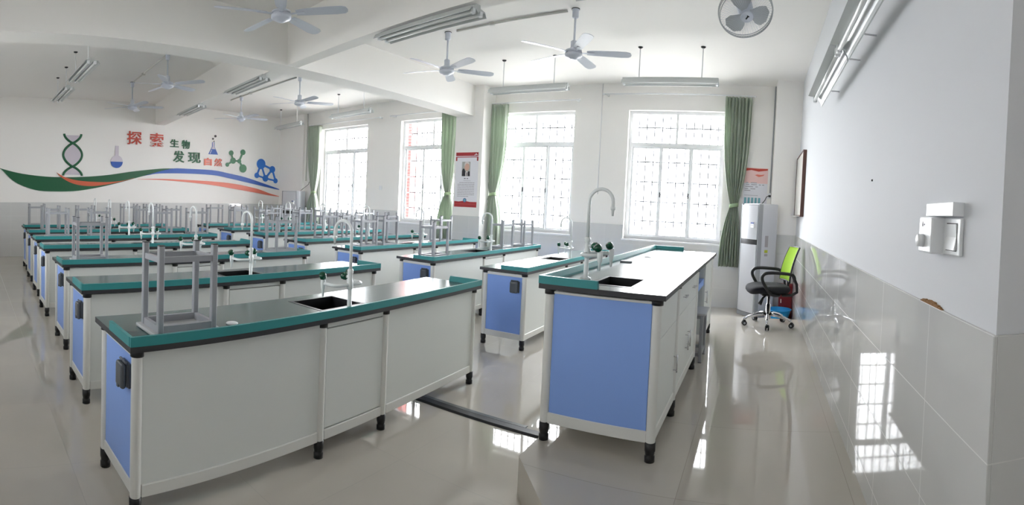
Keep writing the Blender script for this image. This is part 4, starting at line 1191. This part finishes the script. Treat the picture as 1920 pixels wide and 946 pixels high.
# lettering
DG = None
def letter(ch, y0, y1, z0, z1, m, lb, off=.02, shear=0):
    cu = bpy.data.curves.new('glyph', 'FONT'); cu.body = ch; cu.size = 1; cu.extrude = .02; cu.offset = off
    to = bpy.data.objects.new('glyph', cu); COL.objects.link(to)
    dg = bpy.context.evaluated_depsgraph_get(); me = bpy.data.meshes.new_from_object(to.evaluated_get(dg))
    bpy.data.objects.remove(to); bpy.data.curves.remove(cu)
    xs = [v.co.x for v in me.vertices]; ys = [v.co.y for v in me.vertices]
    ax, bx, ay, by = min(xs), max(xs), min(ys), max(ys)
    for v in me.vertices:
        u = (v.co.x - ax) / (bx - ax); w = (v.co.y - ay) / (by - ay)
        v.co = Vector((.010 + v.co.z * .5, (u - .5) * (y1 - y0) + shear * (w - .5), w * (z1 - z0)))
    me.materials.clear(); me.materials.append(M[m])
    o = bpy.data.objects.new('wall_character', me); COL.objects.link(o)
    o.location = (MX, (y0 + y1) / 2, z0)
    tag(o, lb, 'wall character', 'characters on the mural wall')
letter('探', 3.60, 3.965, 2.565, 2.87, 'm_red', 'large brick-red character, leftmost of the mural lettering', .012)
letter('索', 4.165, 4.51, 2.535, 2.855, 'm_red', 'large brick-red character just left of the small green pair', .012)
letter('生', 4.68, 4.91, 2.55, 2.735, 'm_green', 'small green character with three horizontal strokes, upper row', .016)
letter('物', 4.985, 5.205, 2.525, 2.735, 'm_green', 'small green character at the right end of the upper row', .016)
letter('发', 4.765, 5.065, 2.19, 2.47, 'm_green', 'large dark green character at the left of the lower row', .016)
letter('现', 5.16, 5.505, 2.19, 2.45, 'm_green', 'large dark green character second in the lower row', .016)
letter('自', 5.605, 5.815, 2.15, 2.335, 'm_coral', 'coral box-shaped character below the conical flask', .03)
letter('然', 5.885, 6.105, 2.14, 2.335, 'm_coral', 'coral character at the right end of the lower row', .014)

# ------------------------------------------------------------------ outside
b = MB(); b.box(-40, 40, WY + .24, 60, -4.2, -4.0); o = b.build('outside_ground', 'concrete'); o['kind'] = 'structure'
b = MB(); b.box(-40, 40, -40, NY - .24, -.2, -.02); o = b.build('outside_corridor_ground', 'concrete'); o['kind'] = 'structure'
b = MB(); b.box(-40, 40, -3.0, NY - .24, 3.3, 3.5); b.box(-40, 40, -3.0, -2.85, -.02, 1.0); b.box(-40, 40, -3.0, -2.85, 3.1, 3.3); o = b.build('added_corridor_roof', 'concrete'); o['kind'] = 'structure'  # unseen roof and parapet, added to cut sky light through the corridor windows
b = MB(); b.box(-7.80, -7.44, 8.9, 9.1, -4, 6); o = b.build('brick_column', 'brick_red')
tag(o, 'red brick column outside the window left of the portrait poster', 'column')

# ------------------------------------------------------------------ light
w = bpy.data.worlds.new('daylight'); SC.world = w; w.use_nodes = True
nt = w.node_tree; bg = nt.nodes['Background']
bg.inputs['Color'].default_value = (.95, .97, 1.0, 1); bg.inputs['Strength'].default_value = 17.0
def portal(nm, x, y, z, sx, sz, face):
    l = bpy.data.lights.new(nm, 'AREA'); l.shape = 'RECTANGLE'; l.size = sx; l.size_y = sz; l.cycles.is_portal = True
    o = bpy.data.objects.new(nm, l); COL.objects.link(o); o.location = (x, y, z); o.rotation_euler = (R(-90) if face < 0 else R(90), 0, 0)
    return o
for i, (a, c) in enumerate(WIN): portal('window_portal', (a + c) / 2, WY + .22, (WZ0 + WZ1) / 2, c - a, WZ1 - WZ0, -1)
for (a, c) in CORR: portal('window_portal', (a + c) / 2, NY - .22, 2.05, c - a, 1.8, 1)

# ------------------------------------------------------------------ render settings
SC.view_settings.view_transform = 'Standard'; SC.view_settings.look = 'None'
SC.view_settings.gamma = 1; SC.view_settings.use_curve_mapping = False
SC.view_settings.exposure = 0.85
cy = SC.cycles
cy.use_denoising = True
cy.max_bounces = 14; cy.diffuse_bounces = 9; cy.glossy_bounces = 5; cy.transparent_max_bounces = 12; cy.transmission_bounces = 6
cy.sample_clamp_indirect = 8; cy.caustics_reflective = False; cy.caustics_refractive = False
